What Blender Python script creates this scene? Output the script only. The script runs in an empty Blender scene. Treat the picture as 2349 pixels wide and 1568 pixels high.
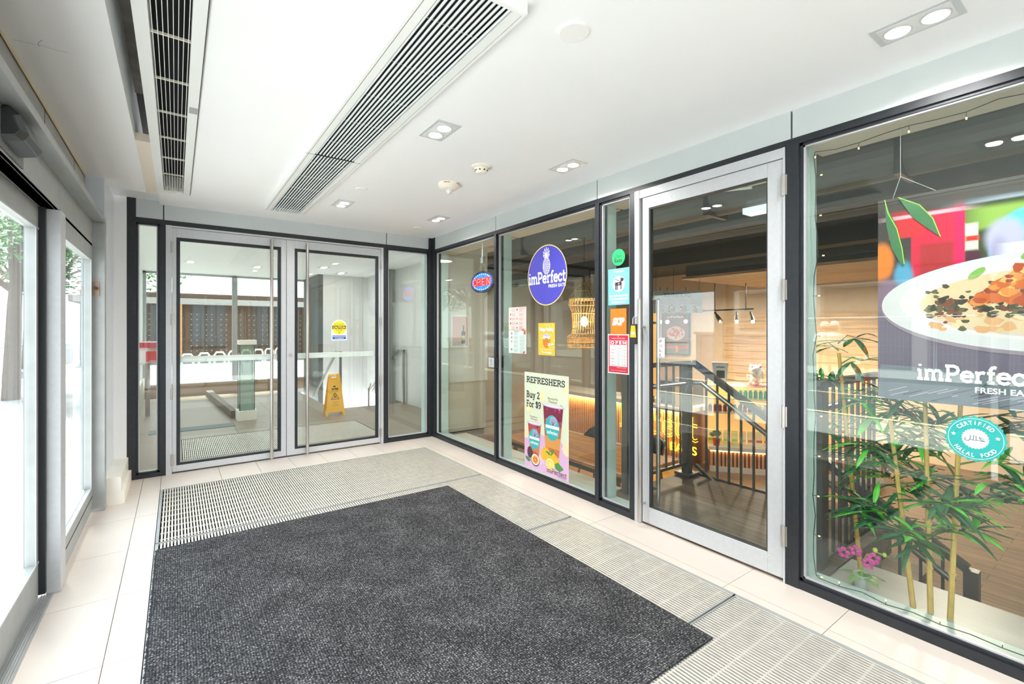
import bpy, math, random
from mathutils import Vector, Matrix
random.seed(7)
SC = bpy.context.scene
COL = SC.collection
# ------------------------------------------------------------ camera
F = 1067.0; CX = 1174.5; CY = 756.0; H = 1.4        # focal length in px, horizon row, eye height
TH = math.atan(770 / F); S, C = math.sin(TH), math.cos(TH)
cam_d = bpy.data.cameras.new('camera'); cam = bpy.data.objects.new('camera', cam_d); COL.objects.link(cam)
cam.location = (0, 0, H); cam.rotation_euler = (math.pi / 2, 0, -TH)
cam_d.sensor_width = 36; cam_d.lens = F / 2349 * 36; cam_d.shift_y = -28 / 2349; cam_d.clip_start = .02; cam_d.clip_end = 400
SC.camera = cam
# ------------------------------------------------------------ sky, sun, exposure
SKY = 1.75
w = bpy.data.worlds.new('world'); SC.world = w; w.use_nodes = True
nt = w.node_tree; bg = nt.nodes['Background']
tc = nt.nodes.new('ShaderNodeTexCoord'); sep = nt.nodes.new('ShaderNodeSeparateXYZ'); rp = nt.nodes.new('ShaderNodeValToRGB')
nz = nt.nodes.new('ShaderNodeTexNoise'); nz.inputs['Scale'].default_value = 2.2; nz.inputs['Detail'].default_value = 5
mx = nt.nodes.new('ShaderNodeMixRGB'); mx.blend_type = 'MULTIPLY'; mx.inputs[0].default_value = .3
nt.links.new(tc.outputs['Generated'], sep.inputs[0]); nt.links.new(sep.outputs[2], rp.inputs[0]); nt.links.new(tc.outputs['Generated'], nz.inputs[0])
rp.color_ramp.elements[0].color = (.93, .95, 1, 1); rp.color_ramp.elements[1].color = (.8, .9, 1, 1)
nt.links.new(rp.outputs[0], mx.inputs[1]); nt.links.new(nz.outputs[0], mx.inputs[2]); nt.links.new(mx.outputs[0], bg.inputs[0])
bg.inputs[1].default_value = SKY
sun_d = bpy.data.lights.new('sun', 'SUN'); sun_d.energy = 9.5; sun_d.angle = math.radians(12); sun_d.color = (1, .97, .92)
sun = bpy.data.objects.new('sun', sun_d); COL.objects.link(sun); sun.rotation_euler = Vector((.015, -.3, -.8)).to_track_quat('-Z', 'Y').to_euler()
SC.view_settings.view_transform = 'Standard'; SC.view_settings.look = 'None'; SC.view_settings.gamma = 1
SC.view_settings.use_curve_mapping = False; SC.view_settings.exposure = 2.05
SC.cycles.max_bounces = 12; SC.cycles.diffuse_bounces = 8; SC.cycles.glossy_bounces = 4; SC.cycles.transparent_max_bounces = 32
SC.cycles.caustics_reflective = False; SC.cycles.caustics_refractive = False; SC.cycles.sample_clamp_indirect = 4
def area_lamp(loc, size, power, col=(1, .95, .87), rot=(0, 0, 0), shape='DISK', sy=None, spread=180, parent=None):
    d = bpy.data.lights.new('lamp', 'AREA'); d.shape = shape; d.size = size; d.energy = power; d.color = col; d.spread = math.radians(spread)
    if sy: d.size_y = sy
    o = bpy.data.objects.new('lamp', d); COL.objects.link(o); o.location = loc; o.rotation_euler = rot
    if parent: o.parent = parent
    return o
# ------------------------------------------------------------ photo rays to points on the planes of the place
def ray(px, py):
    u = px - CX; return (S * F + C * u, C * F - S * u, CY - py)
def onX(px, py, X): r = ray(px, py); t = X / r[0]; return (r[1] * t, H + r[2] * t)
def onY(px, py, Y): r = ray(px, py); t = Y / r[1]; return (r[0] * t, H + r[2] * t)
def onZ(px, py, Z): r = ray(px, py); t = (Z - H) / r[2]; return (r[0] * t, r[1] * t)
def atD(px, py, D): r = ray(px, py); t = D / F; return (r[0] * t, r[1] * t, H + r[2] * t)
# ------------------------------------------------------------ materials
def lin(c):
    r = [((x / 255) / 12.92 if x / 255 <= .04045 else ((x / 255 + .055) / 1.055) ** 2.4) for x in c]; return (r[0], r[1], r[2], 1)
MT = {}
def M(name, col, rough=.5, metal=0, emit=0, var=0, scale=8, bump=0, stretch=(1, 1, 1), spec=.5, alpha=1, bscale=None):
    if name in MT: return MT[name]
    m = bpy.data.materials.new(name); m.use_nodes = True; n = m.node_tree.nodes; l = m.node_tree.links; b = n['Principled BSDF']
    c = lin(col); b.inputs['Base Color'].default_value = c; b.inputs['Roughness'].default_value = rough; b.inputs['Metallic'].default_value = metal
    b.inputs['Specular IOR Level'].default_value = spec
    if alpha < 1: b.inputs['Alpha'].default_value = alpha
    if emit: b.inputs['Emission Color'].default_value = c; b.inputs['Emission Strength'].default_value = emit
    tcn = n.new('ShaderNodeTexCoord'); mp = n.new('ShaderNodeMapping'); mp.inputs['Scale'].default_value = stretch; l.new(tcn.outputs['Object'], mp.inputs[0])
    if var:
        t = n.new('ShaderNodeTexNoise'); t.inputs['Scale'].default_value = scale; t.inputs['Detail'].default_value = 5; l.new(mp.outputs[0], t.inputs[0])
        r = n.new('ShaderNodeValToRGB'); r.color_ramp.elements[0].position = .3; r.color_ramp.elements[1].position = .7
        r.color_ramp.elements[0].color = tuple(x * (1 - var) for x in c[:3]) + (1,); r.color_ramp.elements[1].color = tuple(min(1, x * (1 + var)) for x in c[:3]) + (1,)
        l.new(t.outputs[0], r.inputs[0]); l.new(r.outputs[0], b.inputs['Base Color'])
    if bump:
        t = n.new('ShaderNodeTexNoise'); t.inputs['Scale'].default_value = bscale or scale * 3; l.new(mp.outputs[0], t.inputs[0])
        bp = n.new('ShaderNodeBump'); bp.inputs['Strength'].default_value = bump; bp.inputs['Distance'].default_value = .004; l.new(t.outputs[0], bp.inputs['Height']); l.new(bp.outputs[0], b.inputs['Normal'])
    MT[name] = m; return m
def glass(name, tint=(.955, .985, .97), base=.045, power=5, rough=0, top=.9):
    if name in MT: return MT[name]
    m = bpy.data.materials.new(name); m.use_nodes = True; n = m.node_tree.nodes; l = m.node_tree.links; n.clear()
    o = n.new('ShaderNodeOutputMaterial'); mix = n.new('ShaderNodeMixShader'); t = n.new('ShaderNodeBsdfTransparent'); g = n.new('ShaderNodeBsdfGlossy')
    t.inputs[0].default_value = (*tint, 1); g.inputs['Roughness'].default_value = rough; g.inputs[0].default_value = (.98, 1, .99, 1)
    lw = n.new('ShaderNodeLayerWeight'); lw.inputs[0].default_value = .5
    p = n.new('ShaderNodeMath'); p.operation = 'POWER'; p.inputs[1].default_value = power; a = n.new('ShaderNodeMath'); a.operation = 'MULTIPLY_ADD'; a.inputs[1].default_value = top; a.inputs[2].default_value = base
    l.new(lw.outputs['Facing'], p.inputs[0]); l.new(p.outputs[0], a.inputs[0]); l.new(a.outputs[0], mix.inputs[0]); l.new(t.outputs[0], mix.inputs[1]); l.new(g.outputs[0], mix.inputs[2]); l.new(mix.outputs[0], o.inputs[0])
    MT[name] = m; return m
def plank_mat(name, c1, c2, pw=.16, pl=1.2, along='y', rough=.45, grain=1):
    if name in MT: return MT[name]
    m = bpy.data.materials.new(name); m.use_nodes = True; n = m.node_tree.nodes; l = m.node_tree.links; b = n['Principled BSDF']; b.inputs['Roughness'].default_value = rough
    tcn = n.new('ShaderNodeTexCoord'); mp = n.new('ShaderNodeMapping'); l.new(tcn.outputs['Object'], mp.inputs[0])
    if along == 'y': mp.inputs['Rotation'].default_value = (0, 0, math.pi / 2)
    br = n.new('ShaderNodeTexBrick'); br.inputs['Scale'].default_value = 1; br.inputs['Brick Width'].default_value = pl; br.inputs['Row Height'].default_value = pw
    br.inputs['Mortar Size'].default_value = .0025; br.inputs['Color1'].default_value = lin(c1); br.inputs['Color2'].default_value = lin(c2); br.inputs['Mortar'].default_value = (.02, .015, .01, 1)
    l.new(mp.outputs[0], br.inputs[0])
    m2 = n.new('ShaderNodeMapping'); m2.inputs['Scale'].default_value = (1.5, 22, 22) ; l.new(mp.outputs[0], m2.inputs[0])
    t = n.new('ShaderNodeTexNoise'); t.inputs['Scale'].default_value = 1.6; t.inputs['Detail'].default_value = 6; l.new(m2.outputs[0], t.inputs[0])
    r = n.new('ShaderNodeValToRGB'); r.color_ramp.elements[0].position = .3; r.color_ramp.elements[0].color = (.55, .5, .47, 1); r.color_ramp.elements[1].position = .7; r.color_ramp.elements[1].color = (1.2, 1.18, 1.15, 1)
    l.new(t.outputs[0], r.inputs[0]); mm = n.new('ShaderNodeMixRGB'); mm.blend_type = 'MULTIPLY'; mm.inputs[0].default_value = grain; l.new(br.outputs[0], mm.inputs[1]); l.new(r.outputs[0], mm.inputs[2]); l.new(mm.outputs[0], b.inputs['Base Color'])
    MT[name] = m; return m
def carpet_mat():
    m = bpy.data.materials.new('charcoal_carpet'); m.use_nodes = True; n = m.node_tree.nodes; l = m.node_tree.links; b = n['Principled BSDF']; b.inputs['Roughness'].default_value = .95; b.inputs['Specular IOR Level'].default_value = .1
    tcn = n.new('ShaderNodeTexCoord')
    v = n.new('ShaderNodeTexVoronoi'); v.inputs['Scale'].default_value = 95; v.inputs['Randomness'].default_value = .35; l.new(tcn.outputs['Object'], v.inputs[0])
    t = n.new('ShaderNodeTexNoise'); t.inputs['Scale'].default_value = 130; t.inputs['Detail'].default_value = 3; l.new(tcn.outputs['Object'], t.inputs[0])
    t2 = n.new('ShaderNodeTexNoise'); t2.inputs['Scale'].default_value = 5; l.new(tcn.outputs['Object'], t2.inputs[0])
    a = n.new('ShaderNodeMath'); a.operation = 'MULTIPLY_ADD'; a.inputs[1].default_value = -.75; l.new(v.outputs['Distance'], a.inputs[0]); l.new(t.outputs[0], a.inputs[2])
    a2 = n.new('ShaderNodeMath'); a2.operation = 'MULTIPLY_ADD'; a2.inputs[1].default_value = .25; l.new(t2.outputs[0], a2.inputs[0]); l.new(a.outputs[0], a2.inputs[2])
    r = n.new('ShaderNodeValToRGB'); e = r.color_ramp.elements; e[0].position = .1; e[0].color = lin((36, 36, 38)); e[1].position = .66; e[1].color = lin((172, 172, 174))
    k = e.new(.36); k.color = lin((84, 84, 86)); l.new(a2.outputs[0], r.inputs[0]); l.new(r.outputs[0], b.inputs['Base Color'])
    bp = n.new('ShaderNodeBump'); bp.inputs['Strength'].default_value = .8; bp.inputs['Distance'].default_value = .004; l.new(a.outputs[0], bp.inputs['Height']); l.new(bp.outputs[0], b.inputs['Normal'])
    return m
G_WIN = glass('window_glass'); G_LOB = glass('dimming_lobby_glass', (.62, .64, .62), .03); G_EXT = glass('street_glass', (.97, .99, .985), .03); G_SHOP = glass('shop_window_glass', (.95, .985, .965), .042)  # lobby tint is added to cut the daylight reaching the lobby
WHITE = M('white_paint', (238, 240, 240), .6, var=.015, scale=3)
CEIL = M('ceiling_paint', (248, 249, 250), .85, var=.012, scale=2)
CEILW = M('white_gloss_paint', (246, 246, 246), .35)
BLACK = M('black_aluminium', (46, 49, 54), .4, .3, var=.12, scale=30)
GASK = M('dark_gasket', (32, 38, 42), .5)
SILV = M('anodised_aluminium', (200, 203, 207), .42, .2, var=.03, scale=40)
SILVD = M('weathered_aluminium', (172, 176, 176), .5, .3, var=.06, scale=12)
STEEL = M('brushed_stainless_steel', (196, 192, 188), .28, .95, var=.06, scale=60, stretch=(1, 1, .05))
FASC = M('fascia_panel', (200, 207, 208), .5, .05, var=.02, scale=5)
TILE = M('porcelain_tile', (216, 206, 197), .42, var=.035, scale=3.5)
GROUT = M('grout', (150, 142, 134), .9)
TEAL = M('pale_green_reveal', (205, 226, 223), .35, var=.02)
PAPER = M('paper_white', (244, 244, 242), .7)
CONC = M('concrete', (198, 196, 190), .85, var=.12, scale=4)
DARKM = M('dark_grey_metal', (74, 76, 80), .42, .35, var=.08, scale=20)
GREEN1 = M('leaf_green', (48, 108, 62), .5, var=.25, scale=12)
GREEN2 = M('light_leaf_green', (104, 178, 80), .5, var=.2, scale=12)
def soft_print(name, base, shapes, off):
    m = bpy.data.materials.new(name); m.use_nodes = True; n = m.node_tree.nodes; l = m.node_tree.links; b = n['Principled BSDF']; b.inputs['Roughness'].default_value = .35
    tcn = n.new('ShaderNodeTexCoord'); last = None
    for kind, u, v, ru, rv, soft, c in shapes:
        mp = n.new('ShaderNodeMapping'); mp.inputs['Location'].default_value = (0, (u - off[0]) / ru, -(v - off[1]) / rv); mp.inputs['Scale'].default_value = (0, 1 / ru, 1 / rv); l.new(tcn.outputs['Object'], mp.inputs[0])
        if kind == 'e': q = n.new('ShaderNodeVectorMath'); q.operation = 'LENGTH'; l.new(mp.outputs[0], q.inputs[0]); d = q.outputs['Value']
        else:
            q = n.new('ShaderNodeVectorMath'); q.operation = 'ABSOLUTE'; l.new(mp.outputs[0], q.inputs[0]); sp = n.new('ShaderNodeSeparateXYZ'); l.new(q.outputs[0], sp.inputs[0]); x = n.new('ShaderNodeMath'); x.operation = 'MAXIMUM'; l.new(sp.outputs[1], x.inputs[0]); l.new(sp.outputs[2], x.inputs[1]); d = x.outputs[0]
        r = n.new('ShaderNodeMapRange'); r.interpolation_type = 'SMOOTHSTEP'; r.inputs['From Min'].default_value = 1 - soft; r.inputs['From Max'].default_value = 1 + soft; r.inputs['To Min'].default_value = 1; r.inputs['To Max'].default_value = 0; l.new(d, r.inputs['Value'])
        mx_ = n.new('ShaderNodeMixRGB'); mx_.inputs[2].default_value = lin(c); l.new(r.outputs[0], mx_.inputs[0])
        if last is None: mx_.inputs[1].default_value = lin(base)
        else: l.new(last, mx_.inputs[1])
        last = mx_.outputs[0]
    l.new(last, b.inputs['Base Color']); return m
# ------------------------------------------------------------ mesh builder
class MB:
    def __init__(s): s.v = []; s.f = []; s.mi = []; s.mats = []
    def _m(s, m):
        if m is None: return -1
        if m not in s.mats: s.mats.append(m)
        return s.mats.index(m)
    def add(s, vs, fs, m=None):
        k = len(s.v); s.v += [tuple(x) for x in vs]; i = s._m(m)
        for f in fs: s.f.append(tuple(a + k for a in f)); s.mi.append(i)
        return s
    def box(s, x0, x1, y0, y1, z0, z1, m=None, T=None):
        if x0 > x1: x0, x1 = x1, x0
        if y0 > y1: y0, y1 = y1, y0
        if z0 > z1: z0, z1 = z1, z0
        vs = [(x0, y0, z0), (x1, y0, z0), (x1, y1, z0), (x0, y1, z0), (x0, y0, z1), (x1, y0, z1), (x1, y1, z1), (x0, y1, z1)]
        if T: vs = [T(*p) for p in vs]
        return s.add(vs, [(0, 3, 2, 1), (4, 5, 6, 7), (0, 1, 5, 4), (1, 2, 6, 5), (2, 3, 7, 6), (3, 0, 4, 7)], m)
    def tube(s, pts, r, n=8, m=None, cap=True, rs=None):
        pts = [Vector(p) for p in pts]; vs = []; fs = []; up = None
        for i, p in enumerate(pts):
            d = (pts[min(i + 1, len(pts) - 1)] - pts[max(i - 1, 0)])
            if d.length < 1e-9: d = Vector((0, 0, 1))
            d.normalize()
            if up is None: up = Vector((0, 0, 1)) if abs(d.z) < .9 else Vector((1, 0, 0))
            a = d.cross(up)
            if a.length < 1e-6: a = d.orthogonal()
            a.normalize(); b = a.cross(d); up = b
            rr = rs[i] if rs else r
            for k in range(n):
                t = 2 * math.pi * k / n + math.pi / n; vs.append(p + a * math.cos(t) * rr + b * math.sin(t) * rr)
        for i in range(len(pts) - 1):
            for k in range(n): fs.append((i * n + k, i * n + (k + 1) % n, (i + 1) * n + (k + 1) % n, (i + 1) * n + k))
        if cap: fs.append(tuple(range(n))[::-1]); fs.append(tuple(range((len(pts) - 1) * n, len(pts) * n)))
        return s.add(vs, fs, m)
    def lathe(s, cx, cy, prof, n=20, m=None, T=None):
        vs = []; fs = []
        for (r, z) in prof:
            for k in range(n):
                t = 2 * math.pi * k / n; vs.append((cx + r * math.cos(t), cy + r * math.sin(t), z))
        if T: vs = [T(*p) for p in vs]
        for i in range(len(prof) - 1):
            for k in range(n): fs.append((i * n + k, i * n + (k + 1) % n, (i + 1) * n + (k + 1) % n, (i + 1) * n + k))
        fs.append(tuple(range(n))[::-1]); fs.append(tuple(range((len(prof) - 1) * n, len(prof) * n)))
        return s.add(vs, fs, m)
    def ellip(s, c, r, m=None, n=12, k=8):
        vs = []; fs = []
        for i in range(1, k):
            a = math.pi * i / k
            for j in range(n):
                t = 2 * math.pi * j / n; vs.append((c[0] + r[0] * math.sin(a) * math.cos(t), c[1] + r[1] * math.sin(a) * math.sin(t), c[2] + r[2] * math.cos(a)))
        top = len(vs); vs.append((c[0], c[1], c[2] + r[2])); vs.append((c[0], c[1], c[2] - r[2]))
        for i in range(k - 2):
            for j in range(n): fs.append((i * n + j, (i + 1) * n + j, (i + 1) * n + (j + 1) % n, i * n + (j + 1) % n))
        for j in range(n): fs.append((top, j, (j + 1) % n)); fs.append((top + 1, (k - 2) * n + (j + 1) % n, (k - 2) * n + j))
        return s.add(vs, fs, m)
    def build(s, name, mat=None, parent=None, local=False, smooth=False, bevel=0, origin=None):
        me = bpy.data.meshes.new(name)
        if parent is not None and not local:
            o0 = wloc(parent)
        elif parent is None and origin is not None: o0 = Vector(origin)
        elif parent is None and not local:
            xs = [p[0] for p in s.v]; ys = [p[1] for p in s.v]; zs = [p[2] for p in s.v]
            o0 = Vector(((min(xs) + max(xs)) / 2, (min(ys) + max(ys)) / 2, min(zs)))
        else: o0 = Vector((0, 0, 0))
        me.from_pydata([(p[0] - o0[0], p[1] - o0[1], p[2] - o0[2]) for p in s.v], [], s.f)
        off = 0; mats = s.mats
        if not mats or -1 in s.mi: mats = [mat if mat is not None else (s.mats[0] if s.mats else None)] + s.mats; off = 1
        for m in mats: me.materials.append(m)
        if len(mats) > 1:
            for p, i in zip(me.polygons, s.mi): p.material_index = max(0, i + off)
        if smooth:
            for p in me.polygons: p.use_smooth = True
        me.update()
        o = bpy.data.objects.new(name, me); COL.objects.link(o)
        if parent is not None: o.parent = parent
        else: o.location = o0
        if bevel:
            b = o.modifiers.new('bevel', 'BEVEL'); b.width = bevel; b.segments = 2; b.limit_method = 'ANGLE'
        return o
def wloc(o):
    v = Vector(o.location); p = o.parent
    while p: v += Vector(p.location); p = p.parent
    return v
def B(*a): return MB().box(*a)
def tag(o, label=None, cat=None, group=None, kind=None):
    if label: o['label'] = label
    if cat: o['category'] = cat
    if group: o['group'] = group
    if kind: o['kind'] = kind
    return o
def st(o): o['kind'] = 'structure'; return o
def thing(name, label, cat, loc=(0, 0, 0), rz=0, group=None, kind=None):
    o = bpy.data.objects.new(name, None); COL.objects.link(o); o.location = loc; o.rotation_euler = (0, 0, rz); o.empty_display_size = .1
    return tag(o, label, cat, group, kind)
def kids(o): return [c for c in bpy.data.objects if c.parent == o]
def dup(root, loc, rz=0, label=None, group=None):
    r = root.copy(); COL.objects.link(r); r.location = loc; r.rotation_euler = (0, 0, rz)
    if label: r['label'] = label
    if group: r['group'] = group
    for ch in kids(root):
        c = ch.copy(); COL.objects.link(c); c.parent = r
        for g in kids(ch):
            d = g.copy(); COL.objects.link(d); d.parent = c
    return r
# ------------------------------------------------------------ flat artwork on signs
class Fr:
    def __init__(s, o, u, v): s.o = Vector(o); s.u = Vector(u); s.v = Vector(v); s.n = s.u.cross(s.v)
    def p(s, u, v, d=0): return tuple(s.o + s.u * u + s.v * v + s.n * d)
TXT = {}
def text_mesh(t, bold=0):
    if (t, bold) in TXT: return TXT[(t, bold)]
    c = bpy.data.curves.new('lettering', 'FONT'); c.body = t; c.offset = bold; c.resolution_u = 3
    o = bpy.data.objects.new('lettering', c); COL.objects.link(o)
    me = bpy.data.meshes.new_from_object(o, depsgraph=bpy.context.evaluated_depsgraph_get())
    vs = [(v.co.x, v.co.y) for v in me.vertices]; fs = [tuple(p.vertices) for p in me.polygons]
    bpy.data.objects.remove(o); bpy.data.curves.remove(c); bpy.data.meshes.remove(me)
    if not vs: vs = [(0, 0)]
    x0 = min(v[0] for v in vs); x1 = max(v[0] for v in vs)
    TXT[(t, bold)] = ([((x - x0) / max(1e-6, x1 - x0), y) for x, y in vs], fs, x1 - x0); return TXT[(t, bold)]
W = .15
SLAB = {   # slab-serif strokes: cap height 1, x-height .68
 'i': (.42, [[(.21, 0), (.21, .66)], [(.04, .06), (.38, .06)], [(.05, .61), (.21, .61)], [(.21, .86), (.21, 1.0)]]),
 'm': (1.2, [[(.18, 0), (.18, .66)], [(.05, .61), (.18, .61)], [(.18, .5), (.32, .62), (.46, .61), (.58, .5), (.58, 0)], [(.58, .5), (.72, .62), (.88, .61), (1.0, .5), (1.0, 0)], [(.03, .06), (.33, .06)], [(.45, .06), (.72, .06)], [(.87, .06), (1.16, .06)]]),
 'P': (.86, [[(.2, 0), (.2, 1)], [(.04, .06), (.4, .06)], [(.04, .94), (.52, .94), (.7, .86), (.76, .7), (.7, .54), (.52, .45), (.2, .45)]]),
 'e': (.74, [[(.1, .36), (.64, .36), (.62, .5), (.52, .6), (.36, .63), (.2, .58), (.1, .44), (.1, .24), (.2, .1), (.38, .05), (.54, .08), (.64, .17)]]),
 'r': (.62, [[(.2, 0), (.2, .66)], [(.05, .61), (.2, .61)], [(.04, .06), (.4, .06)], [(.2, .46), (.32, .6), (.46, .63), (.57, .58)]]),
 'f': (.5, [[(.22, 0), (.22, .8), (.3, .93), (.42, .96), (.52, .93)], [(.04, .61), (.44, .61)], [(.04, .06), (.42, .06)]]),
 'c': (.7, [[(.62, .47), (.52, .59), (.36, .63), (.2, .57), (.1, .42), (.1, .24), (.2, .1), (.36, .05), (.52, .09), (.63, .2)]]),
 't': (.52, [[(.2, .92), (.2, .2), (.26, .08), (.38, .05), (.5, .1)], [(.04, .61), (.48, .61)]]),
 'R': (.88, [[(.2, 0), (.2, 1)], [(.04, .05), (.38, .05)], [(.04, .95), (.5, .95), (.66, .86), (.7, .73), (.64, .58), (.5, .5), (.2, .5)], [(.46, .5), (.72, .06), (.86, .05)]]),
 'E': (.8, [[(.2, 0), (.2, 1)], [(.04, .05), (.7, .05), (.7, .25)], [(.04, .95), (.68, .95), (.68, .76)], [(.2, .5), (.52, .5)], [(.52, .4), (.52, .6)]]),
 'F': (.76, [[(.2, 0), (.2, 1)], [(.04, .05), (.4, .05)], [(.04, .95), (.68, .95), (.68, .76)], [(.2, .5), (.52, .5)], [(.52, .4), (.52, .6)]]),
 'S': (.74, [[(.62, .68), (.6, .86), (.46, .95), (.28, .95), (.14, .85), (.12, .7), (.22, .57), (.52, .46), (.62, .33), (.6, .16), (.46, .05), (.26, .05), (.12, .14), (.1, .3)]]),
 'H': (.94, [[(.2, 0), (.2, 1)], [(.74, 0), (.74, 1)], [(.2, .5), (.74, .5)], [(.04, .05), (.36, .05)], [(.04, .95), (.36, .95)], [(.58, .05), (.9, .05)], [(.58, .95), (.9, .95)]]),
 'B': (.82, [[(.2, 0), (.2, 1)], [(.04, .95), (.46, .95), (.6, .87), (.63, .73), (.57, .58), (.44, .52), (.2, .52)], [(.44, .52), (.64, .42), (.69, .27), (.62, .11), (.46, .05), (.04, .05)]]),
 'u': (.82, [[(.05, .61), (.18, .61), (.18, .22), (.26, .08), (.4, .05), (.54, .1), (.64, .22)], [(.5, .61), (.64, .61), (.64, .05), (.78, .05)]]),
 'y': (.76, [[(.14, .61), (.38, .06)], [(.62, .61), (.34, -.16), (.24, -.25), (.1, -.23)], [(.02, .61), (.28, .61)], [(.48, .61), (.74, .61)]]),
 'o': (.74, [[(.37, .05), (.2, .1), (.1, .24), (.1, .44), (.2, .58), (.37, .63), (.54, .58), (.64, .44), (.64, .24), (.54, .1), (.37, .05)]]),
 '2': (.7, [[(.1, .72), (.14, .87), (.3, .95), (.46, .93), (.58, .8), (.55, .62), (.1, .06), (.62, .06), (.62, .2)]]),
 '9': (.72, [[(.6, .68), (.5, .5), (.34, .44), (.18, .5), (.1, .66), (.14, .85), (.3, .95), (.46, .93), (.58, .82), (.62, .6), (.56, .26), (.4, .08), (.18, .05)]]),
 '$': (.72, [[(.6, .7), (.56, .84), (.42, .9), (.26, .9), (.12, .8), (.12, .66), (.24, .56), (.5, .46), (.6, .34), (.58, .18), (.44, .1), (.26, .1), (.12, .18), (.1, .3)], [(.36, -.06), (.36, 1.06)]]),
 ' ': (.4, []),
}
def stroke2(pts, w):
    """polygons of a 2-D polyline with width w"""
    out = []
    for i in range(len(pts) - 1):
        (x0, y0), (x1, y1) = pts[i], pts[i + 1]; dx, dy = x1 - x0, y1 - y0; L = math.hypot(dx, dy) or 1e-9
        e = w * .5 if 0 < i else 0; e2 = w * .5 if i < len(pts) - 2 else 0; e = min(e, w * .3); e2 = min(e2, w * .3)
        ax, ay = dx / L, dy / L; nx, ny = -ay * w / 2, ax * w / 2
        a = (x0 - ax * e, y0 - ay * e); b = (x1 + ax * e2, y1 + ay * e2)
        out.append([(a[0] - nx, a[1] - ny), (b[0] - nx, b[1] - ny), (b[0] + nx, b[1] + ny), (a[0] + nx, a[1] + ny)])
    return out
class Art:
    """flat coloured shapes printed on one sheet; fr maps (u, v) to the place"""
    def __init__(s, fr, mp=None): s.fr = fr; s.mb = MB(); s.mp = mp or (lambda u, v: (u, v)); s.k = 0; s.j = 0
    clip = None
    def P(s, pts, m, lay=None):
        if s.clip:
            for ax, lo, sg in ((0, s.clip[0], 1), (0, s.clip[1], -1), (1, s.clip[2], 1), (1, s.clip[3], -1)):
                out = []
                for i in range(len(pts)):
                    a, b = pts[i - 1], pts[i]; da, db = sg * (a[ax] - lo), sg * (b[ax] - lo)
                    if (da < 0) != (db < 0): f = da / (da - db); out.append((a[0] + (b[0] - a[0]) * f, a[1] + (b[1] - a[1]) * f))
                    if db >= 0: out.append(b)
                pts = out
                if len(pts) < 3: return s
        if lay is None: s.k += 1; lay = s.k
        else: s.j += 1
        d = .0004 + min(lay, 30) * .00005 + max(0, lay - 30) * .000003 + s.j * 8e-7
        s.mb.add([s.fr.p(*s.mp(u, v), d) for u, v in pts], [tuple(range(len(pts)))], m); return s
    def rect(s, u0, u1, v0, v1, m): return s.P([(u0, v0), (u1, v0), (u1, v1), (u0, v1)], m)
    def ell(s, u, v, a, b, m, n=28, rot=0, a0=0, a1=360):
        pts = []
        for i in range(n):
            t = math.radians(a0 + (a1 - a0) * i / (n if a1 - a0 >= 360 else n - 1)); x, y = a * math.cos(t), b * math.sin(t); pts.append((u + x * math.cos(rot) - y * math.sin(rot), v + x * math.sin(rot) + y * math.cos(rot)))
        return s.P(pts, m)
    def ring(s, u, v, a, b, wd, m, n=40):
        s.k += 1; d = .0004 + min(s.k, 30) * .00005 + max(0, s.k - 30) * .000003 + s.j * 8e-7; vs = []; fs = []
        for i in range(n):
            t = 2 * math.pi * i / n
            for q in (0, wd): vs.append(s.fr.p(*s.mp(u + (a - q) * math.cos(t), v + (b - q) * math.sin(t)), d))
        for i in range(n): j = (i + 1) % n; fs.append((2 * i, 2 * j, 2 * j + 1, 2 * i + 1))
        s.mb.add(vs, fs, m); return s
    def line(s, pts, w, m):
        s.k += 1
        for q in stroke2(pts, w): s.P(q, m, s.k)
        return s
    def text(s, t, u0, u1, v0, h, m, bold=0, shear=0, slope=0):
        vs, fs, wd = text_mesh(t, bold); s.k += 1; d = .0004 + min(s.k, 30) * .00005 + max(0, s.k - 30) * .000003 + s.j * 8e-7
        s.mb.add([s.fr.p(*s.mp(u0 + x * (u1 - u0) + y * shear * h / .7, v0 + y * h / .7 + slope * x), d) for x, y in vs], fs, m); return s
    def slab(s, t, u0, u1, v0, h, m, wt=W, slope=0):
        tot = sum(SLAB[c][0] for c in t); k = (u1 - u0) / tot; x = 0; s.k += 1
        for c in t:
            for pl in SLAB[c][1]:
                for q in stroke2(pl, wt): s.P([(u0 + (x + a) * k, v0 + b * h + slope * (x + a) / tot) for a, b in q], m, s.k)
            x += SLAB[c][0]
        return s
    def build(s, name, parent=None, **k): return s.mb.build(name, None, parent, **k)
RW = 2.73; BW = 5.58
FR_R = Fr((RW, 0, 0), (0, -1, 0), (0, 0, 1))     # right wall, u = -Y, facing the vestibule
FR_B = Fr((0, BW, 0), (1, 0, 0), (0, 0, 1))      # back wall, u = X
def col(name, c, rough=.55, **k): return M('print_' + name, c, rough, **k)
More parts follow.
